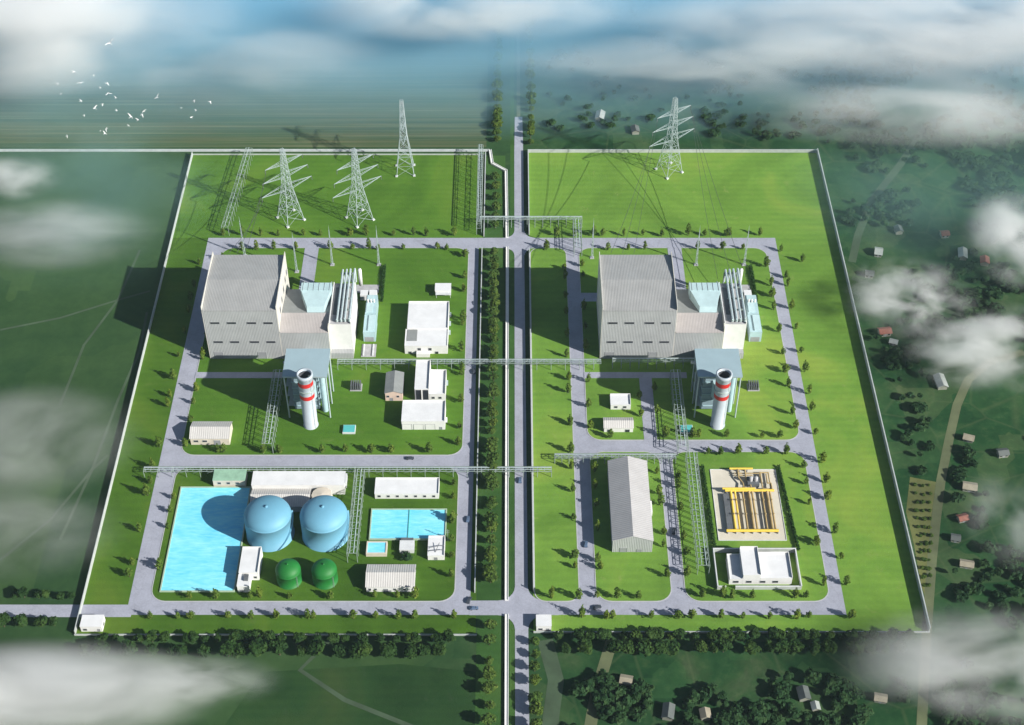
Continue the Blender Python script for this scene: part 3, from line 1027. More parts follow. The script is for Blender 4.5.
t = thing('intake_filter_house', 'cyan air intake filter house with tapering hood behind the low block, pool plot', 'filter house', (-121, 40, 0), 0, 'air intake filter houses')
fx0, fx1 = -127.2, -108.9
MB().box(fx0, fx1, 31.4, 38.4, 21.9, 30).build('filter_box', M['cyan_steel'], t)
mb = MB()
for q in range(6):
    xx = fx0 + 1.2 + q * 3.2
    mb.box(xx, xx + .22, 31.2, 38.3, 30.002, 30.22)
mb.build('roof_rib', M['steel_pale'], t)
MB().hexa([(fx0 + .4, 31.4, 22.8), (fx1 - .4, 31.4, 22.8), (fx1 - .4, 31.4, 29.7), (fx0 + .4, 31.4, 29.7)], [(-122.4, 17.4, 24.7), (-112.2, 17.4, 24.7), (-112.2, 19, 28.2), (-122.4, 19, 28.2)]).build('intake_hood', M['cyan_steel'], t)
mb = MB()
for sx in (fx0 + .8, fx1 - .8):
    mb.tube((sx, 42.6, -.2), (sx, 42.6, 27), .45)
    mb.tube((sx, 42.6, 27), (sx, 38.4, 28), .35)
mb.build('support_frame', M['steel'], t)
POWER.append((t, 'cyan air intake filter house with tapering hood behind the low block, gas plot'))

t = thing('steam_pipe_bundle', 'row of four silvery steam pipes over the white end block of the pool plot hall', 'pipes', (-106, 30, 25), 0, 'steam pipe bundles')
for xx, q in ((-103.6, 0), (-101.2, 1), (-98.9, 2), (-96.2, 3)):
    m_ = MB()
    m_.path([(xx, 8.2, 26.0), (xx, 8.2, 27.6 + q * .3), (xx, 53, 27.6 + q * .3), (xx, 53, 18)], .62, 10)
    m_.build('pipe', M['pipe'], t)
for yy in (8.8, 18, 28, 38, 51):
    MB().box(-104.8, -95.9, yy, yy + .5, 25.7, 26.8).build('pipe_support', M['steel'], t)
for xx in (-104.4, -96.4):
    MB().tube((xx, 51.2, -.2), (xx, 51.2, 25.9), .4).build('post', M['steel'], t)
MB().lathe(-93.6, 54.5, [(0, 14), (1.2, 14), (1.2, 26), (.9, 27), (0, 27.2)], 14).build('steam_drum', M['white'], t)
POWER.append((t, 'row of four silvery steam pipes over the white end block of the gas plot hall'))

t = thing('boiler_house', 'blue grey boiler under a flat canopy on slender posts, pool plot', 'boiler', (-117, -35, 0), 0, 'canopied boilers')
MB().box(-129.6, -104.3, -46.4, -23.6, 33.4, 34.2).build('canopy_roof', M['canopy'], t)
mb = MB()
for q in range(5):
    mb.box(-129.4, -104.5, -45.8 + q * 5.4, -45.3 + q * 5.4, 32.5, 33.39)
mb.build('canopy_beam', M['steel'], t)
for xx in (-128.8, -117.2, -105.2):
    for yy in (-45.7, -34.5, -24.4):
        if xx == -117.2 and yy == -45.7:
            continue
        MB().tube((xx, yy, -.2), (xx, yy, 32.6), .42, 8).build('post', M['steel_pale'], t)
MB().box(-125.6, -111.4, -42, -24, 3.5, 29).build('boiler_casing', M['hrsg'], t)
mb = MB()
for q in range(5):
    zz = 6 + q * 4.8
    mb.box(-126.0, -111.0, -42.4, -23.6, zz, zz + .45)
mb.build('casing_stiffener', M['steel_blue'], t)
MB().hexa([(-125, -23.98, 2), (-112, -23.98, 2), (-112, -23.98, 20), (-125, -23.98, 20)], [(-124, 3.0, 2), (-114, 3.0, 2), (-114, 3.0, 8), (-124, 3.0, 8)]).build('inlet_duct', M['steel_blue'], t)
MB().hexa([(-120.2, -42.05, 14), (-111.8, -42.05, 14), (-111.8, -42.05, 27), (-120.2, -42.05, 27)], [(-118.5, -48.4, 16), (-113.5, -48.4, 16), (-113.5, -48.4, 24), (-118.5, -48.4, 24)]).build('outlet_duct', M['steel_blue'], t)
MB().tube((-108.4, -40, -.2), (-108.4, -40, 29.5), 1.7, 14).build('downcomer', M['steel_blue'], t)
MB().tube((-112, -40, 29), (-106.6, -40, 29.2), 1.5, 12).build('blowdown_drum', M['white'], t)
MB().tube((-128, -29, 28), (-131.5, -29, 28.4), .8, 10).build('relief_pipe', M['white'], t)
mb = MB()
for q in range(3):
    mb.box(-128.8, -125.7, -44, -42.4 + 18, 8 + q * 8, 8.2 + q * 8)
mb.build('platform', M['steel'], t)
POWER.append((t, 'blue grey boiler under a flat canopy on slender posts, gas plot'))

t = thing('chimney', 'white chimney with two red bands in front of the pool plot boiler', 'chimney', (-115.9, -51.5, 0), 0, 'red banded chimneys')
X, Y = -115.9, -51.5
r_ = lambda z: 4.0 + .3 * min(z / 40, 1)
MB().lathe(X, Y, [(4.3, -.2), (4.3, .5), (r_(0), .51), (r_(39), 39.3), (4.6, 39.6), (4.6, 41.6), (3.6, 41.6), (3.5, 28)], 40).build('shaft', M['chimney'], t)
MB().lathe(X, Y, [(3.49, 40.2), (3.4, 28), (0, 27.9)], 40).build('flue', M['soot'], t)
for za, zb in ((23.8, 26.8), (33.8, 36.8)):
    MB().lathe(X, Y, [(r_(za) + .03, za), (r_(zb) + .03, zb)], 40).build('red_band', M['red'], t)
MB().lathe(X, Y, [(r_(30), 29.9), (4.75, 30), (4.75, 30.3), (r_(30), 30.4)], 40).build('gallery', M['steel'], t)
mb = MB()
for s in (-.3, .3):
    mb.tube((X + s + 3.0, Y - 3.2, 0), (X + s + 2.9, Y - 3.1, 43.5), .06, 5)
for q in range(36):
    mb.tube((X + 2.7, Y - 3.2, 1 + q * 1.2), (X + 3.3, Y - 3.2, 1 + q * 1.2), .05, 4)
mb.build('ladder', M['steel'], t)
POWER.append((t, 'white chimney with two red bands in front of the gas plot boiler'))

t = thing('power_transformer', 'long cyan switchgear housing on the lawn beside the pool plot hall', 'transformer', (-90, 33, 0), 0, 'switchgear housings')
MB().box(-90.2, -82.9, 18, 33.5, -.2, 8.2).box(-90.0, -83.2, 33.6, 50.5, -.2, 9.2).build('housing', M['steel_blue'], t)
MB().box(-87.4, -83.4, 19, 32.6, 8.202, 8.9).box(-89.4, -85.4, 34.6, 49.6, 9.202, 9.9).build('radiator', M['cyan_steel'], t)
MB().box(-89.4, -84, 17.9, 17.997, .4, 4).build('door', M['door'], t)
for q in range(3):
    MB().lathe(-88.6 + q * 1.9, 43, [(.35, 9.9), (.5, 10.4), (.3, 10.9), (.5, 11.4), (.2, 12.6), (0, 12.6)], 10).build('bushing', M['white'], t)
POWER.append((t, 'long cyan switchgear housing on the lawn beside the gas plot hall'))

t = thing('transformer_pad', 'grey paved pad with two white cabinets behind the pool plot switchgear', 'equipment pad', (-92, 55, 0), 0, 'switchgear pads')
MB().box(-101, -84, 62.5, 70, -.1, .5).build('slab', M['concrete'], t)
for xx in (-94.8, -89.2):
    MB().box(xx, xx + 4.6, 55.5, 60.5, -.1, 4.5).build('cabinet', M['white_roof'], t)
POWER.append((t, 'grey paved pad with two white cabinets behind the gas plot switchgear'))

t = thing('cooler_unit', 'small dark cooling unit of upright fins on the lawn beside the pool plot boiler', 'cooling unit', (-93, -21, 0), 0, 'dark cooling units')
MB().box(-95.5, -88.5, -24.5, -18.5, -.1, .6).build('base', M['concrete'], t)
for q in range(5):
    MB().box(-95 + q * 1.3, -94.3 + q * 1.3, -24, -19, .6, 4.2).build('fin', M['dark_metal'], t)
POWER.append((t, 'small dark cooling unit of upright fins on the lawn beside the gas plot boiler'))

t = thing('hedge', 'narrow clipped dark hedge behind the switchgear of the pool plot', 'hedge', (-82.5, 60, 0), 0, 'clipped hedges')
mb = MB()
hr_ = random.Random(3)
for q in range(900):
    p = (hr_.uniform(-82.4, -80.6), hr_.uniform(54, 88), hr_.uniform(.3, 2.4))
    n_ = Vector((hr_.uniform(-1, 1), hr_.uniform(-1, 1), hr_.uniform(0, 1))).normalized()
    u = n_.orthogonal().normalized(); w_ = n_.cross(u)
    c0 = Vector(p)
    mb.add([c0 + u * .45, c0 + w_ * .4, c0 - u * .45, c0 - w_ * .4], [(0, 1, 2, 3)])
mb.build('foliage', M['hedge'], t)
POWER.append((t, 'narrow clipped dark hedge behind the switchgear of the gas plot'))

for t, lab in POWER:
    l = t.location
    copy_tree(t, lab, (l.x + DX, l.y, l.z))

t = thing('cable_pad', 'grey paved pad in front of the pool plot switchgear', 'equipment pad', (-90, 8, 0))
MB().box(-91, -82.2, 4.4, 15.5, -.1, .45).build('slab', M['concrete'], t)
MB().box(-90, -89.2, 5, 15, .45, 1.1).box(-84.4, -83.6, 5, 15, .45, 1.1).build('cable_trough', M['pale_concrete'], t)
for xx, yy, lab in ((-93.5, -56, 'small teal covered tank set in the lawn right of the pool plot chimney'), (100.2, -56, 'small teal covered tank set in the lawn beside the gas plot chimney')):
    t = thing('covered_tank', lab.replace(' right of ', ' beside '), 'tank', (xx, yy, 0), 0, 'teal covered tanks')
    MB().box(xx - 3.6, xx + 3.6, yy - 3, yy + 3, -.1, 1.6).build('tank_wall', M['pale_concrete'], t)
    MB().box(xx - 3.3, xx + 3.3, yy - 2.7, yy + 2.7, 1.602, 1.8).build('cover', M['teal'], t)


# ---- service buildings of the pool plot
def fit(xl, xr, yb):
    a, b = at(xl, yb), at(xr, yb)
    return a.x, b.x, a.y


t = thing('workshop', 'large white flat roofed workshop with a lower front bay, behind the mid rack', 'building', (-52, 25, 0))
flat_block(t, -63.6, -38.8, 22, 45.5, 8.6, par=.9, sides='EN', wname='main_wall', rname='main_roof')
flat_block(t, -64.6, -38.8, 7.4, 21.95, 7.2, par=.5, sides='EW', wname='front_bay_wall', rname='front_bay_roof')
MB().box(-63.6, -57.4, 11.5, 21.6, 6.87, 7.0).build('roof_panel', M['dark_roof'], t)
for xx in (-61.5, -55.8, -49.4, -45.4):
    window(t, xx, 7.4, .1 if xx in (-61.5, -45.4) else 3.0, 1.8, 1.9, 'S')
MB().box(-57.5, -49.5, 4.2, 7.3, -.1, 2.9).build('porch', M['white'], t)
for yy in (17, 25, 33):
    MB().box(-38.75, -37.6, yy + 7, yy + 9, -.1, 2.5).build('air_unit', M['steel_pale'], t)

t = thing('switch_hut', 'little white cabin with a porch alone on the lawn beyond the workshop', 'building', (-43, 62, 0))
flat_block(t, -48.2, -38.4, 60.2, 67, 4.6, par=.4, sides='', )
window(t, -46.2, 60.2, 1.2, 1.4, 1.4)
window(t, -40.4, 60.2, .1, 1.4, 2.4, 'S', 'door', True, 'door')
MB().box(-47.8, -38.2, 57.6, 60.1, 2.9, 3.1).tube((-47.4, 57.9, -.1), (-47.4, 57.9, 2.9), .12).tube((-38.6, 57.9, -.1), (-38.6, 57.9, 2.9), .12).build('porch', M['pale_concrete'], t)

t = thing('water_laboratory', 'dark grey roofed narrow house with pinkish front beside the twin white blocks', 'building', (-70, -20, 0))
gable_block(t, -74.0, -64.0, -32.3, -15.5, 6.6, 8.2, 'Y', 'pink', 'dark_roof', .35)
window(t, -70.5, -32.3, .1, 1.6, 2.4, 'S', 'door', True, 'door')
window(t, -66.6, -32.3, 3.2, 1.3, 1.3)
window(t, -72.4, -32.3, 3.2, 1.3, 1.3)

t = thing('control_building', 'twin white flat roofed blocks, one taller, standing side by side in the pool plot', 'building', (-47, -20, 0))
flat_block(t, -56.6, -48.2, -32.3, -8.8, 11, par=1.1, sides='EN', wname='tall_wall', rname='tall_roof')
window(t, -52.4, -32.3, 1.2, 7.2, 8.0, 'S', 'glass', True, 'recess_shade_panel')  # dark panel painted in for the shade of the porch recess
MB().box(-52.9, -52.1, -32.75, -32.37, .2, 9.6).build('mullion', M['white'], t)
flat_block(t, -48.1, -38.8, -32.3, -13, 7.0, par=1.1, sides='EN', wname='side_wall', rname='side_roof')
for xx in (-46, -42):
    window(t, xx, -32.3, 2, 1.5, 1.5)
MB().box(-38.75, -37.7, -22, -19.5, 2.5, 4.5).build('air_unit', M['steel_pale'], t)

t = thing('garage', 'wide white garage with three panelled bay doors in front of the twin white blocks', 'building', (-50, -50, 0))
flat_block(t, -63.2, -38.4, -55.4, -39.4, 8.2, par=1.1, sides='EN')
for xx in (-60.2, -53.6, -46.9):
    window(t, xx, -55.4, .05, 5.4, 4.6, 'S', 'white', True, 'bay_door')
window(t, -40.8, -55.4, .1, 1.3, 2.3, 'S', 'door', True, 'door')
MB().box(-38.35, -37.4, -50, -47.5, -.1, 2.2).build('air_unit', M['white'], t)

t = thing('store_shed', 'pale gable roofed shed at the outer corner by the pool plot mid road', 'shed', (-172, -60, 0))
gable_block(t, -182.6, -160.6, -67.3, -54.5, 5.6, 8.2, 'X', 'cream', 'shed_roof', .4)
for xx in (-179.5, -174.5):
    window(t, xx, -67.3, 2.6, 2.4, 1.3)
window(t, -167.5, -67.3, .05, 3.4, 3.8, 'S', 'door', True, 'roller_door')

t = thing('chlorine_house', 'low pump house with a weathered green roof behind the large pool', 'building', (-156, -97, 0))
flat_block(t, -165.4, -147.6, -98.8, -90.6, 5.8, 'cream', 'green_roof', .5, '')
for xx in (-162, -157, -152):
    window(t, xx, -98.8, 2.4, 1.6, 1.4)

t = thing('treatment_hall', 'long white roofed water treatment hall behind the two blue tanks', 'building', (-115, -105, 0))
flat_block(t, -143, -92.2, -104.5, -94.5, 8.4, par=.4, sides='', wname='main_wall', rname='main_roof')
MB().gable_wall(-142.6, -110.5, -117, -104.55, -.2, 4.8, 7.2, 'X').build('front_bay_wall', M['white'], t)
MB().gable(-142.9, -110.2, -117.5, -104.1, 4.7, 7.4, 'X').build('front_bay_roof', M['shed_roof'], t)
MB().lathe(-104, -110.5, [(5.9, -.2), (5.9, 6.6), (5.5, 6.9), (0, 7.6)], 12, False).build('round_bay', M['cream'], t)
MB().box(-92.15, -91.1, -103, -96, 4, 8.2).build('stair_tower', M['pale_concrete'], t)
bt = None
for i, (px, lab) in enumerate(((268, 'blue domed storage tank next to the large pool'), (324, 'blue domed storage tank next to the pipe rack'))):
    cx = at(px, 552).x
    cy = -132.2
    if bt is None:
        t = bt = thing('storage_tank', lab, 'tank', (cx, cy, 0), 0, 'pair of blue domed tanks')
        MB().lathe(cx, cy, [(12.9, -.2), (12.9, .3), (12.65, .31), (12.65, 15.4), (12.72, 15.45), (12.72, 15.7), (12.65, 15.75)], 56).build('shell', M['tank_blue'], t)
        pr = [(12.64, 15.75)] + [(12.6 * math.cos(R(a * 9)), 15.76 + 6.6 * math.sin(R(a * 9))) for a in range(0, 10)] + [(0, 22.4)]
        MB().lathe(cx, cy, pr, 56).build('dome', M['tank_blue'], t)
        mb = MB()
        vs_ = []
        for q in range(27):
            a0, z = R(-65 + q * 3), .5 + q * .58
            for rr_ in (12.74, 13.6):
                for dz in (0, .3):
                    vs_.append((cx + rr_ * math.cos(a0), cy + rr_ * math.sin(a0), z + dz))
        fs_ = [(0, 1, 3, 2), (104, 106, 107, 105)]
        for q in range(26):
            o_ = q * 4
            fs_ += [(o_ + i, o_ + j, o_ + 4 + j, o_ + 4 + i) for i, j in ((0, 2), (2, 3), (3, 1), (1, 0))]
        mb.add(vs_, fs_)
        mb.build('stair', M['tank_blue'], t)
        MB().lathe(cx, cy, [(.9, 22.2), (.9, 22.9), (0, 23)], 14).build('vent', M['tank_blue'], t)
    else:
        copy_tree(bt, lab, (cx, cy, 0))
gt = None
for i, (px, lab) in enumerate(((289, 'small green domed tank nearer the white L shaped pump house'), (325, 'small green domed tank nearer the pale gabled shed'))):
    cx, cy = at(px, 585).x, -163.5
    if gt is None:
        t = gt = thing('fuel_tank', lab, 'tank', (cx, cy, 0), 0, 'pair of green domed tanks')
        MB().lathe(cx, cy, [(6.75, -.2), (6.75, .2), (6.6, .21), (6.6, 8.4), (6.66, 8.45), (6.66, 8.75), (6.6, 8.8)], 40).build('shell', M['tank_green'], t)
        pr = [(6.59, 8.8)] + [(6.57 * math.cos(R(a * 10)), 8.82 + 4.3 * math.sin(R(a * 10))) for a in range(0, 9)] + [(0, 13.15)]
        MB().lathe(cx, cy, pr, 40).build('dome', M['tank_green'], t)
        MB().lathe(cx, cy, [(.5, 13), (.5, 13.6), (0, 13.7)], 12).build('vent', M['tank_green'], t)
        mb = MB()
        for s in (-.25, .25):
            mb.tube((cx + 4.9 + s, cy - 4.9, -.1), (cx + 4.9 + s, cy - 4.9, 9), .06, 5)
        for q in range(14):
            mb.tube((cx + 4.6, cy - 4.9, .4 + q * .6), (cx + 5.2, cy - 4.9, .4 + q * .6), .05, 4)
        mb.build('ladder', M['steel'], t)
    else:
        copy_tree(gt, lab, (cx, cy, 0))


def basin(lab, x0, x1, y0, y1, h, wz, rim='basin', div=()):
    t = thing('water_basin', lab, 'pool', ((x0 + x1) / 2, (y0 + y1) / 2, 0), 0, 'open water basins')
    mb = MB()
    w_ = .7
    mb.box(x0 - w_, x1 + w_, y0 - w_, y0, -.2, h).box(x0 - w_, x1 + w_, y1, y1 + w_, -.2, h).box(x0 - w_, x0, y0, y1, -.2, h).box(x1, x1 + w_, y0, y1, -.2, h)
    mb.build('rim', M[rim], t)
    MB().box(x0 + .002, x1 - .002, y0 + .002, y1 - .002, -.1, wz).build('water', M['water'], t)
    for dx in div:
        MB().box(dx - .25, dx + .25, y0 + .003, y1 - .003, -.1, h - .15).build('divider', M['teal'], t)
    return t


basin('large blue open pool beside the outer road, next to the blue domed tanks', -183.0, -145.2, -171, -100, .9, .55)
basin('wide shallow blue pool with a divider in front of the long white building', -76.2, -36.2, -136.4, -116.2, 1.2, .8, 'basin', (-56,))
basin('small raised blue tank with pale sides beside the wide blue pool', -76.9, -67.3, -147.4, -140.4, 2.8, 2.5, 'cream')

t = thing('dosing_house', 'white L shaped pump house squeezed between large pool and small green tank', 'building', (-138, -160, 0))
flat_block(t, -142.6, -132.6, -163.8, -147.2, 7.6, par=1.0, sides='EN', wname='main_wall', rname='main_roof')
flat_block(t, -142.8, -136.6, -171.6, -163.85, 5.6, par=.4, sides='', wname='annex_wall', rname='annex_roof')
MB().box(-139.6, -137.4, -168.4, -164.6, 5.37, 6.4).build('roof_hatch', M['dark_metal'], t)
window(t, -140.8, -171.6, .05, 1.4, 2.3, 'S', 'door', True, 'door')
window(t, -134.4, -163.8, 2, 1.4, 1.4)

t = thing('office_block', 'long low white building with a row of small windows above the wide pool', 'building', (-57, -103, 0))
flat_block(t, -75.4, -40.2, -107.6, -96.4, 5.2, par=.8, sides='EN')
for q in range(7):
    window(t, -73 + q * 5.0, -107.6, 1.6, 1.4, 1.4)

t = thing('pump_kiosk', 'small grey kiosk between the raised tank and white valve house', 'kiosk', (-57, -141, 0))
flat_block(t, -59.8, -52.2, -145.8, -139.6, 3.4, 'pale_concrete', 'pale_concrete', .3, '')
MB().box(-59.4, -52.8, -139.55, -137.4, -.1, 3.0).build('filter_box', M['dark_metal'], t)
window(t, -56, -145.8, .05, 1.4, 2.2, 'S', 'door', True, 'door')
t = thing('shrub', 'dark round bush in front of the small grey kiosk', 'shrub', (-55.8, -150.2, 0))
for nm, me in (('crown', crown_mesh('crown', M['leaf_dark'], round_lobes(4.6, 3.6, rt, 5), 420, 1.1, 91)), ('trunk', trunk_mesh('trunk', 1.6, .2, 3, 5))):
    o = bpy.data.objects.new(nm, me); COL.objects.link(o); o.parent = t

t = thing('valve_house', 'small white house with pipe bars over its roof at the corner of the wide pool', 'building', (-41, -143, 0))
flat_block(t, -44.6, -35.8, -150.4, -137.4, 4.8, par=.8, sides='EN')
mb = MB()
mb.path([(-44.0, -146.4, 4.6), (-44.0, -146.4, 5.6), (-36.4, -144.6, 5.6), (-36.4, -144.6, 4.6)], .16)
mb.path([(-44.2, -148.4, 4.6), (-44.2, -148.4, 5.4), (-36.4, -147.4, 5.4), (-36.4, -147.4, 4.6)], .16)
mb.tube((-40.6, -148.4, 4.4), (-38.6, -143.6, 6.4), .16)
mb.build('pipe_bar', M['dark_metal'], t)
window(t, -40.4, -150.4, .05, 1.5, 2.3, 'S', 'door', True, 'door')
t = thing('dosing_mast', 'slim lattice mast standing at the corner of the white valve house', 'mast', (-34.4, -136.8, 0))
MB().tube((-34.4, -136.8, -.1), (-34.4, -136.8, 9), .16).build('pole', M['steel'], t)
MB().tube((-35.4, -136.8, 8), (-33.4, -136.8, 8), .1).tube((-35.4, -136.8, 6.8), (-33.4, -136.8, 6.8), .1).build('crossbar', M['steel'], t)

t = thing('garden_shed', 'pale gable roofed shed with ribbed roof in front of the small raised tank', 'shed', (-64, -162, 0))
gable_block(t, -75.8, -50.8, -171.4, -157.2, 4.6, 7.2, 'X', 'white', 'shed_roof', .4)
window(t, -65.6, -171.4, .05, 2.0, 2.6, 'S', 'door', True, 'door')
for xx in (-74, -71, -61, -56):
    window(t, xx, -171.4, 1.8, 1.2, 1.2)

def gatehouse(lab, x0, x1, y0, y1):
    t = thing('gatehouse', lab, 'gatehouse', ((x0 + x1) / 2, y0, 0), 0, 'small white gatehouses')
    flat_block(t, x0, x1, y0, y1, 4.6, par=.3, sides='')
    window(t, x0 + 2.2, y0, 1.1, 1.8, 1.3)
    window(t, x1 - 1.8, y0, .05, 1.2, 2.2, 'S', 'door', True, 'door')
    window(t, x1, (y0 + y1) / 2, 1.1, 1.8, 1.3, 'E')


gatehouse('small white gatehouse at the outer corner where the approach road enters', -219.5, -208.6, -196.5, -189.3)
gatehouse('small white gatehouse beside the main road at the near crossing', 12.4, 20.0, -196.2, -189.2)

# ---- service buildings of the gas plot
t = thing('pump_hut', 'small white flat roofed hut behind the grey gabled cabin, gas plot', 'building', (63, -34, 0))
flat_block(t, 57.4, 69.0, -39.4, -31, 5, par=.9, sides='EN')
for xx in (60.4, 65.6):
    window(t, xx, -39.4, 1.6, 1.7, 1.4)
t = thing('relay_cabin', 'small gable roofed cabin with two dark openings beside the gas plot mid road', 'building', (62, -53, 0))
gable_block(t, 52.8, 69.4, -57.4, -49.6, 3.8, 5.6, 'X', 'white', 'shed_roof', .35)
for xx in (56, 66.2):
    window(t, xx, -57.4, .1, 2.4, 2.3, 'S', 'glass', True, 'window')

t = thing('warehouse', 'long grey ribbed gable roofed warehouse between inner road and warehouse road', 'warehouse', (62, -112, 0))
gable_block(t, 53.4, 74.6, -145, -88.5, 9.8, 13.6, 'Y', 'hall_wall', 'grey_roof_y', .35)
window(t, 59.4, -145, .05, 3.6, 3.6, 'S', 'door', True, 'roller_door')
window(t, 67.8, -145, .05, 2.2, 2.4, 'S', 'door', True, 'door')
MB().box(74.65, 76.4, -120, -112, -.1, 3.6).build('side_porch', M['white'], t)
for yy in (-135, -128, -105, -97):
    window(t, 74.6, yy, 5.5, 3, 1.1, 'E')

# gas regulating yard
t = thing('yard_pad', 'sandy paved pad carrying the yellow gas pipework', 'paved yard', (129, -112, 0))
MB().prism([(111.2, -137), (147.4, -137), (147.4, -86.5), (111.2, -86.5)], -.1, .34).build('paving', M['sand'], t)
mb = MB()
mb.box(110.9, 111.19, -137.2, -86.3, -.1, .6).box(147.41, 147.7, -137.2, -86.3, -.1, .6).box(111.2, 147.4, -137.3, -137.01, -.1, .6).box(111.2, 147.4, -86.49, -86.2, -.1, .6)
mb.build('kerb', M['pale_concrete'], t)
t = thing('gas_manifold', 'yellow gas pipework of long headers and ochre cross runs on the sandy pad', 'pipework', (128, -112, .3))
def header(y, xa, xb, z, r):
    m_ = MB()
    m_.tube((xa, y, z), (xb, y, z), r, 12)
    m_.build('header_pipe', M['yellow'], t)
    m_ = MB()
    q = xa + 1
    while q < xb:
        m_.box(q - .25, q + .25, y - .5, y + .5, .3, z - r * .7)
        q += 4.5
    m_.build('pipe_stand', M['concrete'], t)
header(-103.8, 117.5, 144.5, 2.8, .8)
header(-103.1, 116, 134, 3.6, .6)
header(-132.2, 115.5, 143.6, 2.6, .85)
header(-87.9, 121.5, 134.5, 3.0, .6)
for q, (xx, mt, rr) in enumerate(((120.6, 'yellow', .75), (122.9, 'yellow', .55), (127.2, 'brown_pipe', .5), (130.6, 'brown_pipe', .75), (132.4, 'brown_pipe', .6), (137.8, 'brown_pipe', .5), (140.6, 'brown_pipe', .75), (142.2, 'brown_pipe', .6))):
    m_ = MB()
    m_.path([(xx, -103.8, 2.8), (xx, -105.4, 1.9), (xx, -130.6, 1.9), (xx, -132.2, 2.6)], rr, 10)
    m_.build('cross_pipe', M[mt], t)
    m_ = MB()
    for yy in (-111, -121):
        m_.tube((xx, yy, 1.9), (xx, yy, 3.4), .18, 6)
        m_.lathe(xx, yy, [(.1, 3.3), (.6, 3.32), (.6, 3.5), (.1, 3.52)], 10)
    m_.build('valve', M['brown_pipe'], t)
for xx, ya in ((126, -88), (130, -89), (141.5, -92)):
    m_ = MB()
    m_.path([(xx, ya, 3), (xx, ya - 6, 2.4), (xx + 2, -98, 2.2), (xx + 2, -103.4, 2.8)], .45, 8)
    m_.build('feed_pipe', M['brown_pipe'], t)
m_ = MB()
m_.path([(138, -90, 2), (143, -90, 2), (143, -102, 2), (138.5, -102, 2), (138.5, -90, 2)], .4, 8)
m_.path([(124, -90.5, 2), (138, -90.5, 2), (138, -93, 2)], .35, 8)
m_.path([(124, -92, 2), (134, -92, 2)], .3, 8)
m_.build('loop_pipe', M['brown_pipe'], t)
t = thing('gas_heater', 'dark grey gas heater vessel among the pipes on the sandy pad', 'heater', (134, -96, .3))
m_ = MB()
m_.box(130.6, 137.0, -99.4, -93.6, .3, 2.8)
m_.build('casing', M['dark_metal'], t)
m_ = MB()
m_.lathe(132.4, -96.5, [(1.1, 2.8), (1.1, 5.2), (.6, 5.6), (0, 5.6)], 14).lathe(135.2, -96.5, [(1.1, 2.8), (1.1, 5.2), (.6, 5.6), (0, 5.6)], 14)
m_.build('vessel', M['concrete'], t)
t = thing('pipe_shelf', 'dark grated shelf beside the first yellow cross pipe on the sandy pad', 'rack', (117, -118, .3))
m_ = MB()
m_.box(116.2, 119.4, -131, -105.4, 2.0, 2.15)
m_.build('grating', M['dark_metal'], t)
m_ = MB()
for yy in (-130, -122, -114, -106.4):
    for xx in (116.4, 119.2):
        m_.tube((xx, yy, .3), (xx, yy, 2), .1)
m_.build('post', M['yellow'], t)

t = thing('compressor_building', 'white flat roofed gas compressor building inside the low walled court', 'building', (129, -158, 0))
flat_block(t, 113.5, 120.4, -166.6, -150.4, 5.6, par=.8, sides='ENW', wname='low_wing_wall', rname='low_wing_roof', rm='pale_concrete')
flat_block(t, 120.45, 129.6, -166.6, -148.4, 9.4, par=1.2, sides='EN', wname='mid_wing_wall', rname='mid_wing_roof')
flat_block(t, 129.65, 146.2, -166.6, -150, 6.8, par=1.2, sides='EN', wname='wide_wing_wall', rname='wide_wing_roof')
for xx in (117, 123.8, 131, 137.6):
    window(t, xx, -166.6, 1.8, 2.6, 1.5)
t = thing('court_wall', 'low pale wall enclosing the court around the compressor building', 'wall', (129, -158, 0))
m_ = MB()
m_.box(107, 107.4, -170, -145, -.1, 3.4).box(150.6, 151, -170, -145, -.1, 3.4).box(107.41, 150.59, -145.4, -145, -.1, 3.4).box(107.41, 111.5, -170, -169.6, -.1, 2.8).box(116.5, 150.59, -170, -169.6, -.1, 2.8)
m_.build('wall_panel', M['wall_paint'], t)
m_ = MB()
m_.box(106.9, 107.5, -170.1, -144.9, 3.402, 3.6).box(150.5, 151.1, -170.1, -144.9, 3.402, 3.6).box(107.52, 150.48, -145.5, -144.9, 3.402, 3.6)
m_.box(107.52, 111.6, -170.1, -169.5, 2.802, 3.0).box(116.4, 150.48, -170.1, -169.5, 2.802, 3.0)
m_.build('coping', M['pale_concrete'], t)
# yard hedges either side of the gas pad
for (xa, ya, xb, yb, lab) in ((107, -84, 108.5, -144, 'clipped green hedge on the warehouse road side of the sandy gas pad'), (149.5, -84, 153, -144, 'clipped green hedge on the outer road side of the sandy gas pad')):
    t = thing('hedge', lab, 'hedge', ((xa + xb) / 2, (ya + yb) / 2, 0), 0, 'hedges flanking the gas pad')
    mb = MB()
    for q in range(1500):
        u_ = hr_.random()
        c0 = Vector((xa + (xb - xa) * u_ + hr_.uniform(-.7, .7), ya + (yb - ya) * u_, hr_.uniform(.2, 2.2)))
        n_ = Vector((hr_.uniform(-1, 1), hr_.uniform(-1, 1), hr_.uniform(0, 1))).normalized()
        u = n_.orthogonal().normalized(); w_ = n_.cross(u)
        mb.add([c0 + u * .45, c0 + w_ * .4, c0 - u * .45, c0 - w_ * .4], [(0, 1, 2, 3)])
    mb.build('foliage', M['hedge'], t)


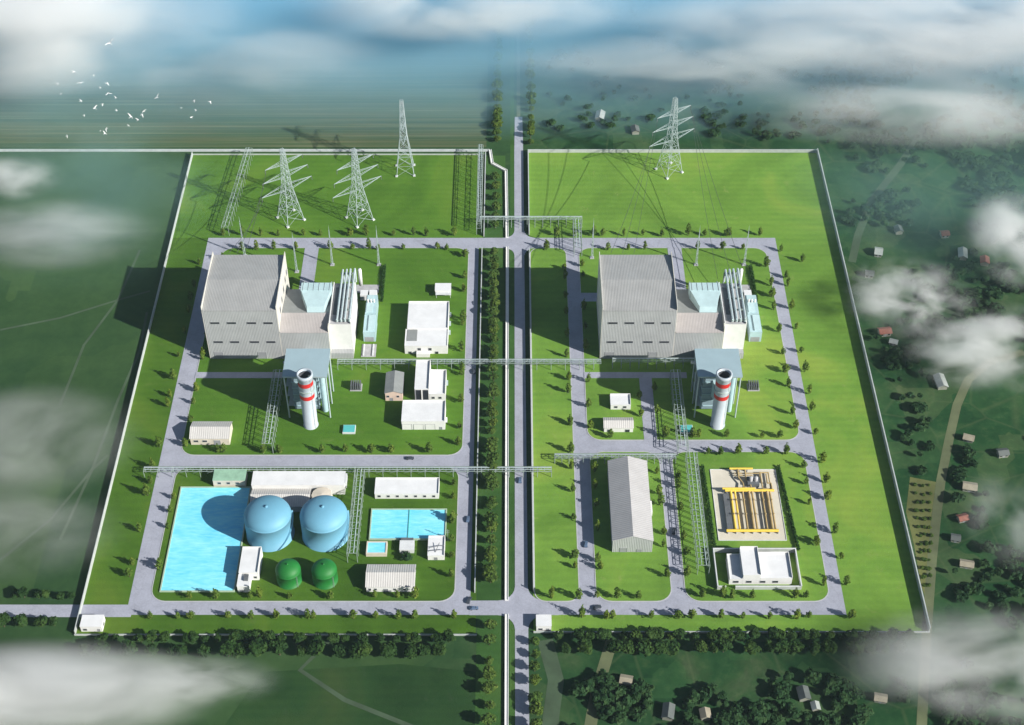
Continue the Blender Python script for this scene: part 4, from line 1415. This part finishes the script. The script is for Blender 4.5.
# ------------------------------------------------------------------ pipe racks
def rack(lab, p0, p1, w, h, sp=6.0, r=.17, pipes=2, tiers=1):
    p0, p1 = Vector((p0[0], p0[1], 0)), Vector((p1[0], p1[1], 0))
    d = (p1 - p0)
    L = d.length
    d.normalize()
    n = Vector((-d.y, d.x, 0))
    Z = Vector((0, 0, 1))
    t = thing('pipe_rack', lab, 'pipe rack', (p0 + p1) / 2, 0, 'steel pipe racks')
    k = max(2, int(round(L / sp)) + 1)
    st = [L * i / (k - 1) for i in range(k)]
    f = MB()
    for tz in [h * (i + 1) / tiers for i in range(tiers)]:
        for s in (-1, 1):
            f.tube(p0 + n * s * w / 2 + Z * tz, p1 + n * s * w / 2 + Z * tz, r, 5)
        for i, q in enumerate(st):
            c0 = p0 + d * q + Z * tz
            f.tube(c0 - n * w / 2, c0 + n * w / 2, r * .9, 5)
            if i + 1 < k:
                c1 = p0 + d * (q + st[1]) + Z * tz
                f.tube(c0 + n * w / 2 * (1 if i % 2 else -1), c1 + n * w / 2 * (-1 if i % 2 else 1), r * .55, 4)
                f.tube(c0 - n * w / 2 * (1 if i % 2 else -1) - Z * 1.4, c1 - n * w / 2 * (1 if i % 2 else -1), r * .5, 4)
    f.build('truss', M['steel'], t)
    step = 2 if k > 24 else 1
    pm = None
    for i in range(0, k, step):
        for s in (-1, 1):
            c0 = p0 + d * st[i] + n * s * w / 2
            if pm is None:
                pm = MB().tube((0, 0, -.2), (0, 0, h), r * 1.15, 6).build('post', M['steel'], t, True)
                o = pm
            else:
                o = pm.copy(); COL.objects.link(o)
                o.parent = t
            o.location = c0 - t.location
    for q in range(pipes):
        o_ = (-.5 + (q + .5) / pipes) * w * .8
        MB().tube(p0 + n * o_ + Z * (h + .4), p1 + n * o_ + Z * (h + .3), .14 + .07 * (q % 2), 6).build('pipe', M['pipe'], t)
    return t


rack('long pipe rack crossing the main road between the two turbine halls', (-104, -4.6), (53, -4.6), 4.0, 5.5, 4.2)
rack('pipe rack along the near front of the gas plot turbine hall', (60, -3.8), (118, -3.8), 3.4, 6.0, 5.2)
rack('longest pipe rack, from outside the outer road over the pool plot to the main road', (-205, -90), (22, -90), 3.6, 5, 3.9)
rack('pipe rack crossing in front of the warehouse far end', (24, -80), (92, -80), 3.4, 5, 3.9)
rack('pipe rack running past the pool plot chimney to the mid road', (-138, -15), (-138, -74), 5.6, 8.5, 4.2)
rack('pipe rack running past the gas plot chimney to the mid road', (96.4, -15), (96.4, -76), 5.6, 8.5, 4.2)
rack('pipe rack between the blue tanks and the wide shallow pool', (-84.5, -93), (-84.5, -152), 5.2, 8, 4.2)
rack('pipe rack on the lawn between warehouse road and sandy gas pad', (100.5, -80), (100.5, -160), 6.0, 8, 4.2)
rack('tall cable gantry on the far lawn at the outer corner of the pool plot', (-187.5, 119), (-182, 205), 4.4, 7.5, 5, .14, 1)
rack('tall cable gantry along the canal wall on the far lawn', (-21.6, 120), (-21.6, 204), 3.2, 11, 5, .15, 2, 2)
rack('short pipe rack crossing the main road beyond the far crossing', (-21, 129), (46, 129), 3.4, 7, 5)
rack('short cross rack standing over the gas plot far road', (42.5, 126), (42.5, 98), 5, 8, 4)


# ------------------------------------------------------------------ pylons, masts, wires
def pylon(lab, x, y, rz, h, hb=6.4, arm_ax='X', arms=((.46, 19), (.64, 17), (.81, 14)), group='transmission pylons'):
    t = thing('pylon', lab, 'pylon', (x, y, 0), rz, group)
    lv = [0, .13, .26, .38, .49, .59, .68, .76, .83, .89, .95, 1.0]
    def hw(u):
        return hb * (1 - u / .5) + 2.4 * (u / .5) if u < .5 else 2.4 - (u - .5) * 2.6
    f = MB()
    cs = [(-1, -1), (1, -1), (1, 1), (-1, 1)]
    for a, b in zip(lv, lv[1:]):
        wa, wb = hw(a), hw(b)
        for i in range(4):
            c0, c1 = cs[i], cs[(i + 1) % 4]
            rr = .22 if a < .5 else .16
            A0 = Vector((c0[0] * wa, c0[1] * wa, a * h)); A1 = Vector((c1[0] * wa, c1[1] * wa, a * h))
            B0 = Vector((c0[0] * wb, c0[1] * wb, b * h)); B1 = Vector((c1[0] * wb, c1[1] * wb, b * h))
            f.tube(A0, B0, rr, 5)
            f.tube(A0, B1, .10, 4)
            f.tube(A1, B0, .10, 4)
            f.tube(B0, B1, .10, 4)
    f.build('lattice_body', M['steel_pale'], t, True)
    for u, L in arms:
        z = h * u
        w_ = hw(u)
        for s in (-1, 1):
            a = MB()
            def P(l, v, zz):
                return Vector((l * s, v, zz)) if arm_ax == 'X' else Vector((v, l * s, zz))
            tip = P(L, 0, z + .6)
            for v in (-w_, w_):
                a.tube(P(w_, v, z), tip, .13, 4)
                a.tube(P(w_, v, z + 1.2), tip, .10, 4)
                for q in (.25, .5, .75):
                    b0 = P(w_, v, z).lerp(tip, q); b1 = P(w_, v, z + 1.2).lerp(tip, q)
                    a.tube(b0, b1, .08, 4)
            for q in (.2, .4, .6, .8):
                a.tube(P(w_, -w_, z).lerp(tip, q), P(w_, w_, z).lerp(tip, q), .08, 4)
            o = a.build('crossarm', M['steel_pale'], t, True)
            i_ = MB()
            i_.lathe(tip.x, tip.y, [(.05, z + .5), (.3, z), (.12, z - .5), (.3, z - 1), (.12, z - 1.5), (.3, z - 2), (.05, z - 2.6)], 8)
            i_.build('insulator', M['dark_metal'], o, True)
    for c0 in cs:
        MB().box(c0[0] * hb - .8, c0[0] * hb + .8, c0[1] * hb - .8, c0[1] * hb + .8, -.2, .9).build('footing', M['pale_concrete'], t, True)
    return t


P1, P2, P3, P4 = at(291, 219), at(360, 219), at(405.5, 171), at(669, 171)
pylon('lattice pylon with slanting crossarms nearest the cable gantry', P1.x, P1.y, R(38), 57)
pylon('lattice pylon with slanting crossarms standing in the middle of three', P2.x, P2.y, R(38), 57)
pylon('slender lattice pylon at the far wall with crossarms seen end on', P3.x, P3.y, R(3), 58, 6.0, 'Y', ((.55, 14), (.72, 12), (.88, 9)))
pylon('lone lattice pylon on the bright lawn of the gas plot', P4.x, P4.y, R(33), 60)

gm = 'slim white lightning masts'
m0 = None
for (px, py, lab) in ((245, 256, 'slim white lightning mast behind the pool plot turbine hall roof'), (297, 272, 'slim white lightning mast between turbine hall and lane, pool plot'),
                      (332.5, 265, 'slim white lightning mast behind the filter house, pool plot'), (379, 265, 'slim white lightning mast nearest the inner road, pool plot'),
                      (592, 258, 'slim white lightning mast beside the gas plot inner road'), (696, 265, 'slim white lightning mast behind the filter house, gas plot'),
                      (744, 265, 'slim white lightning mast nearest the outer road, gas plot')):
    p = at(px, py)
    if m0 is None:
        m0 = t = thing('lightning_mast', lab, 'mast', p, 0, gm)
        f = MB()
        a3 = [(math.cos(R(a)), math.sin(R(a))) for a in (90, 210, 330)]
        hh = 29
        for k_ in range(8):
            za, zb = hh * k_ / 8, hh * (k_ + 1) / 8
            wa, wb = .7 * (1 - za / hh) + .08, .7 * (1 - zb / hh) + .08
            for i in range(3):
                c0, c1 = a3[i], a3[(i + 1) % 3]
                f.tube((c0[0] * wa, c0[1] * wa, za), (c0[0] * wb, c0[1] * wb, zb), .12, 5)
                f.tube((c0[0] * wa, c0[1] * wa, za), (c1[0] * wb, c1[1] * wb, zb), .1, 4)
        f.build('lattice', M['steel_pale'], t, True)
        MB().tube((0, 0, hh), (0, 0, hh + 4), .12, 5, .03).build('spike', M['steel_pale'], t, True)
        MB().box(-1.3, 1.3, -1.3, 1.3, -.2, .5).build('footing', M['concrete'], t, True)
    else:
        copy_tree(m0, lab, p)


def wire(lab, a, b, sag=3.0, r=.13):
    a, b = Vector(a), Vector(b)
    pts = []
    for i in range(13):
        u = i / 12
        p = a.lerp(b, u)
        p.z -= sag * 4 * u * (1 - u)
        pts.append(p)
    m_ = MB()
    m_.path(pts, r, 4)
    return tag(m_.build('power_line', M['wire']), lab, 'cable', 'overhead power lines')


def arm_tip(P, rz, L, h):
    return P + Vector((math.cos(rz) * L, math.sin(rz) * L, h))


for i, (u, L) in enumerate(((.46, 19), (.64, 17), (.81, 14))):
    w3 = ('lowest', 'middle', 'topmost')[i]
    for P, hh, rz, e, lab in ((P1, 57, R(38), (-172 + i * 5, 53, 41), 'nearest pylon to the turbine hall roof'), (P4, 60, R(33), (60 + i * 7, 53, 41), 'lone gas plot pylon to the hall roof')):
        wire(f'thin dark power line from {w3} arm of {lab}', arm_tip(P, rz, -L, hh * u - 2.6), e)
    wire(f'thin dark power line from {w3} arm of the lone pylon to gas plot masts', arm_tip(P4, R(33), L, 60 * u - 2.6), (128 + i * 9, 60, 14))

# ------------------------------------------------------------------ cars
def car(lab, x, y, rz, mat):
    t = thing('car', lab, 'car', (x, y, .16), rz, 'cars on the plant roads')
    m_ = MB()
    prof = [(-2.2, .35), (2.2, .35), (2.25, .7), (1.2, .95), (.6, 1.45), (-1.2, 1.45), (-1.9, .98), (-2.25, .9)]
    n = len(prof)
    def wd(z):
        return .88 if z < 1 else .68
    vs = [(x_, -wd(z), z) for x_, z in prof] + [(x_, wd(z), z) for x_, z in prof]
    m_.add(vs, [tuple(range(n)), tuple(range(2 * n - 1, n - 1, -1))] + [(i, n + i, n + (i + 1) % n, (i + 1) % n) for i in range(n)])
    m_.build('body', M[mat], t, True)
    g_ = MB()
    g_.hexa([(1.16, -.62, 1.0), (1.16, .62, 1.0), (.66, .56, 1.42), (.66, -.56, 1.42)], [(1.2, -.62, 1.02), (1.2, .62, 1.02), (.70, .56, 1.44), (.70, -.56, 1.44)])
    g_.build('windscreen', M['glass'], t, True)
    for wx in (-1.4, 1.4):
        for wy in (-.86, .86):
            MB().tube((wx, wy - .1, .33), (wx, wy + .1, .33), .33, 10).build('wheel', M['tyre'], t, True)


for px, py, rz, mt, lab in ((410, 459, 4, 'car_dark', 'dark car driving on the mid road of the pool plot'), (468, 520, 88, 'car_blue', 'blue grey car on the inner road beside the wide pool'),
                            (469, 601, 70, 'car_dark', 'dark car turning at the near end of the inner road'), (474, 609, 5, 'car_blue', 'blue grey car on the near road just before the crossing'),
                            (597, 608, 20, 'car_dark', 'dark car on the near road of the gas plot'), (586, 545, 85, 'car_blue', 'blue grey car on the inner road beside the warehouse'),
                            (674, 532, 80, 'car_dark', 'dark car on the warehouse road'), (520, 481, 90, 'car_blue', 'blue grey car on the main road between the crossings'),
                            (474, 372, 92, 'car_dark', 'dark car on the inner road by the twin white blocks')):
    p = at(px, py)
    car(lab, p.x, p.y, R(rz), mt)

# ------------------------------------------------------------------ birds
def bird_mesh(seed, flap):
    rr = random.Random(seed)
    mb = MB()
    sec = [(-.34, .02, .0), (-.22, .05, .0), (-.05, .085, .01), (.1, .08, .02), (.2, .055, .04), (.27, .06, .06), (.33, .03, .05), (.38, .006, .04)]
    n = 8
    vs = []
    for x, r, z in sec:
        for i in range(n):
            a = 2 * math.pi * i / n
            vs.append((x, r * math.cos(a), z + r * .9 * math.sin(a)))
    fs = [(k * n + i, k * n + (i + 1) % n, (k + 1) * n + (i + 1) % n, (k + 1) * n + i) for k in range(len(sec) - 1) for i in range(n)]
    fs += [tuple(range(n - 1, -1, -1)), tuple(range((len(sec) - 1) * n, len(sec) * n))]
    mb.add(vs, fs, True)
    mb.add([(-.3, -.03, .01), (-.3, .03, .01), (-.55, .12, .0), (-.58, 0, .0), (-.55, -.12, .0), (-.3, 0, -.02), (-.55, 0, -.03)], [(0, 1, 2, 3, 4), (1, 0, 5), (1, 5, 6, 2), (5, 0, 4, 6)])
    for s in (-1, 1):
        f1, f2 = flap, flap * .55
        st = [(0, .05, .02, .17), (.4, .05, .03 + .4 * math.sin(f1), .15), (.78, -.03, .4 * math.sin(f1) + .38 * math.sin(f2), .10), (1.05, -.16, .4 * math.sin(f1) + .62 * math.sin(f2), .03)]
        w = []
        for d, xo, z, c_ in st:
            w += [(xo + c_ * .55, s * (d * .95 + .04), z), (xo - c_, s * (d * .95 + .04), z - .01), (xo - .02, s * (d * .95 + .04), z + .035)]
        fs = []
        for k in range(3):
            a = k * 3
            for i, j in ((0, 2), (2, 1), (1, 0)):
                fs.append((a + i, a + j, a + 3 + j, a + 3 + i))
        mb.add(w, fs, True)
    me = bpy.data.meshes.new('bird')
    me.from_pydata(mb.v, [], mb.f)
    me.materials.append(M['feather'])
    return me


BIRDS = [bird_mesh(1, .75), bird_mesh(2, .2), bird_mesh(3, -.45)]
bpx = [(110, 43, 1.35), (74, 72, 1.1), (93.5, 75, .7), (58, 84, .8), (80, 83, 1.1), (107, 83, .9), (100.5, 88, .7), (61, 94, .7), (108.5, 93, 1.15), (116, 98, .7), (81, 101, 1.0),
       (102.5, 104, .8), (94.5, 108.5, 1.0), (116.5, 110.5, .8), (84, 115, .7), (131, 117, 1.15), (144, 111, .7), (142, 114.5, .95), (138, 120, .8), (128.5, 125.5, .5), (106, 129, .8),
       (105, 133.5, .8), (100.5, 131, .6), (67, 136, .6), (157, 97.5, .9), (181.5, 108, .7), (194, 100.5, .95), (196, 110.5, .7), (191, 117.5, .9), (210, 101.5, .95)]
blab = {0: 'largest white bird, flying alone above the flock', 24: 'white bird flying by itself between the two clusters', 29: 'white bird at the farthest tip of the smaller cluster',
        23: 'lowest white bird, straggling under the main flock'}
rb = random.Random(4)
for i, (px, py, s) in enumerate(bpx):
    dist = rb.uniform(300, 340)
    a, b = (px - 512) / FPX, (py - 362.5) / FPX
    d = Vector((a, math.cos(PITCH) - b * math.sin(PITCH), -math.sin(PITCH) - b * math.cos(PITCH)))
    p = Vector((0, CAMY, CAMH)) + d * dist
    o = bpy.data.objects.new('bird', BIRDS[i % 3])
    COL.objects.link(o)
    o.location = p
    o.scale = (s * .8,) * 3
    o.rotation_euler = (R(rb.uniform(-25, 25)), R(rb.uniform(-20, 15)), R(rb.uniform(10, 60) if i % 4 else rb.uniform(120, 200)))
    reg = ('small white bird in the loose main flock over the hazy fields' if px < 120 else 'white bird in the tight knot beside the main flock' if px < 150 else 'white bird in the smaller cluster away from the main flock')
    tag(o, blab.get(i, reg), 'bird', 'flock of white birds')


# ------------------------------------------------------------------ air: haze box, mist and low clouds
def vol_mat(name, color, dens, aniso=0.0):
    m = bpy.data.materials.new(name)
    m.use_nodes = True
    nt = m.node_tree
    nt.nodes.remove(nt.nodes["Principled BSDF"])
    v = nd(nt, "ShaderNodeVolumePrincipled")
    v.inputs['Color'].default_value = (*color, 1)
    v.inputs['Density'].default_value = dens
    v.inputs['Anisotropy'].default_value = aniso
    nt.links.new(v.outputs[0], nt.nodes["Material Output"].inputs['Volume'])
    return m, nt, v


def cloud_mat(name, color, dens, sc=(1.2, 1.2, 1.2), lo=.42, hi=.68, seed=0.0, pw=1.0):
    m, nt, v = vol_mat(name, color, dens)
    tc = nd(nt, "ShaderNodeTexCoord").outputs['Object']
    mp = nd(nt, "ShaderNodeMapping")
    mp.inputs['Scale'].default_value = sc
    mp.inputs['Location'].default_value = (seed, seed * 1.7, seed * .6)
    nt.links.new(tc, mp.inputs[0])
    nz = nd(nt, "ShaderNodeTexNoise")
    nz.inputs['Scale'].default_value = 1.0
    nz.inputs['Detail'].default_value = 6
    nz.inputs['Roughness'].default_value = .55
    nz.inputs['Distortion'].default_value = .35
    nt.links.new(mp.outputs[0], nz.inputs['Vector'])
    mr = nd(nt, "ShaderNodeMapRange", interpolation_type='SMOOTHSTEP')
    mr.inputs['From Min'].default_value = lo
    mr.inputs['From Max'].default_value = hi
    nt.links.new(nz.outputs['Fac'], mr.inputs[0])
    ln = nd(nt, "ShaderNodeVectorMath", operation='LENGTH')
    nt.links.new(tc, ln.inputs[0])
    fo = nd(nt, "ShaderNodeMapRange", interpolation_type='SMOOTHSTEP')
    fo.inputs['From Min'].default_value = 1.0
    fo.inputs['From Max'].default_value = .15
    nt.links.new(ln.outputs['Value'], fo.inputs[0])
    mu = nd(nt, "ShaderNodeMath", operation='MULTIPLY')
    nt.links.new(mr.outputs[0], mu.inputs[0])
    nt.links.new(fo.outputs[0], mu.inputs[1])
    m2 = nd(nt, "ShaderNodeMath", operation='MULTIPLY')
    m2.inputs[1].default_value = dens
    nt.links.new(mu.outputs[0], m2.inputs[0])
    nt.links.new(m2.outputs[0], v.inputs['Density'])
    return m


def ico_unit(name, seed):
    import bmesh
    bm = bmesh.new()
    bmesh.ops.create_icosphere(bm, subdivisions=3, radius=1.0)
    me = bpy.data.meshes.new(name)
    bm.to_mesh(me)
    bm.free()
    return me


def cloud(name, lab, px, py, z, rx, ry, rz, dens, color=(1, 1, 1), sc=(1.7, 1.7, .9), lo=.36, hi=.68, seed=0.0, group='low clouds drifting over the site'):
    me = ico_unit(name, 1)
    me.materials.append(cloud_mat(name + '_vapour', color, dens, sc, lo, hi, seed))
    o = bpy.data.objects.new(name, me)
    COL.objects.link(o)
    o.location = at(px, py, z)
    o.scale = (rx, ry, rz)
    return tag(o, lab, 'cloud', group, 'stuff')


CLOUDS = True
if CLOUDS:
    hz, _, _ = vol_mat('thin_air', (.62, .80, .90), 0.3e-4)
    tag(MB().box(-4050, 4050, -1550, 5050, -1, 690).build('haze', hz), None, None, kind='stuff')
    # blue mist lying over the far fields, deeper with distance
    mi, _, _ = vol_mat('blue_mist', (.52, .84, 1.0), .023)
    mb = MB()
    prof = [(222, .4), (262, 9), (310, 34), (360, 80), (420, 140), (900, 180), (900, .4)]
    n = len(prof)
    mb.add([(-1400, y, z) for y, z in prof] + [(1400, y, z) for y, z in prof], [tuple(range(n)), tuple(range(2 * n - 1, n - 1, -1))] + [(i, n + i, n + (i + 1) % n, (i + 1) % n) for i in range(n)])
    tag(mb.build('mist', mi), 'blue mist lying over the far fields, thicker with distance', 'mist', None, 'stuff')
    cloud('cloud', 'long white cloud bank along the bottom beside the dark crop field', 40, 692, 20, 100, 32, 15, .17, seed=1.3, sc=(1.3, 1.1, .8), lo=.28, hi=.62)
    cloud('cloud', 'thin trailing wisp of the bottom cloud bank over the crop field', 195, 680, 14, 48, 18, 9, .08, seed=2.1)
    cloud('cloud', 'soft pale cloud over pasture outside the outer wall of the pool plot', 50, 234, 20, 80, 38, 14, .06, seed=3.2, sc=(1.1, 1.1, .7), lo=.28, hi=.72)
    cloud('cloud', 'small pale cloud at the picture edge above the pasture cloud', 8, 178, 20, 42, 24, 12, .09, seed=4.4, lo=.3)
    cloud('cloud', 'faint ragged cloud over the middle pasture outside the pool plot', 30, 440, 20, 70, 48, 13, .05, seed=5.9, sc=(1.1, 1.1, .7), lo=.26, hi=.74)
    cloud('cloud', 'faint low cloud over the pasture just beyond the approach road', 20, 530, 18, 64, 38, 11, .04, seed=6.1, sc=(1.1, 1.1, .7), lo=.26, hi=.74)
    cloud('cloud', 'bright puffy cloud over the village next to the red farmhouse', 908, 296, 18, 46, 38, 13, .13, seed=6.5, sc=(2.2, 2.2, 1), lo=.40, hi=.70)
    cloud('cloud', 'bright puffy cloud over the dirt track bend and white shed', 990, 346, 20, 64, 42, 14, .13, seed=7.7, sc=(2.2, 2.2, 1), lo=.40, hi=.70)
    cloud('cloud', 'ragged cloud rising at the edge of the upper village', 1022, 240, 24, 40, 52, 16, .11, seed=8.8)
    cloud('cloud', 'pale mist cloud drifting over the lower village by the dirt track', 985, 665, 20, 78, 40, 14, .09, seed=9.1)
    cloud('cloud', 'faint cloud hanging over the scrub beside the dirt track', 1010, 520, 20, 30, 40, 12, .03, seed=10.3)
    cloud('cloud', 'broad cloud bank over the far village beyond the outer wall', 935, 112, 34, 150, 48, 15, .055, seed=11.2)
    cloud('cloud', 'largest cloud mass filling the far corner beyond the village', 990, 25, 60, 200, 90, 26, .065, seed=12.4)
    cloud('cloud', 'long thin cloud streak beyond the far wall of the gas plot', 690, 66, 40, 150, 40, 18, .05, seed=13.6)
    cloud('cloud', 'soft cloud veil across the far copses between streak and corner cloud', 800, 28, 60, 160, 55, 24, .05, seed=17.6)
    cloud('cloud', 'white cloud crossing the far end of the main road avenue', 470, 6, 60, 140, 44, 22, .09, seed=14.1)
    cloud('cloud', 'bright white cloud beyond the flock of birds in the far corner', 15, 10, 55, 180, 115, 32, .11, seed=15.3)
    cloud('mist', 'thin teal mist fading the upper village beyond the gas plot wall', 960, 190, 15, 150, 120, 14, .016, color=(.55, .92, .95), seed=21.4, sc=(1.1, 1.1, .8), lo=.2, hi=.8, group=None)
    cloud('mist', 'wide bluish mist hanging over the far pasture outside the pool plot', 40, 190, 16, 170, 130, 16, .011, color=(.55, .90, .95), seed=20.2, group=None)
    cloud('cloud', 'faint pale cloud above the strip fields beside the birds', 230, 60, 45, 140, 60, 18, .025, seed=16.9)

scene.cycles.volume_bounces = 6
scene.cycles.max_bounces = 8
scene.cycles.diffuse_bounces = 1
scene.cycles.glossy_bounces = 2
scene.cycles.transparent_max_bounces = 48
scene.cycles.volume_step_rate = 2.0
scene.cycles.volume_max_steps = 512
scene.cycles.use_denoising = True
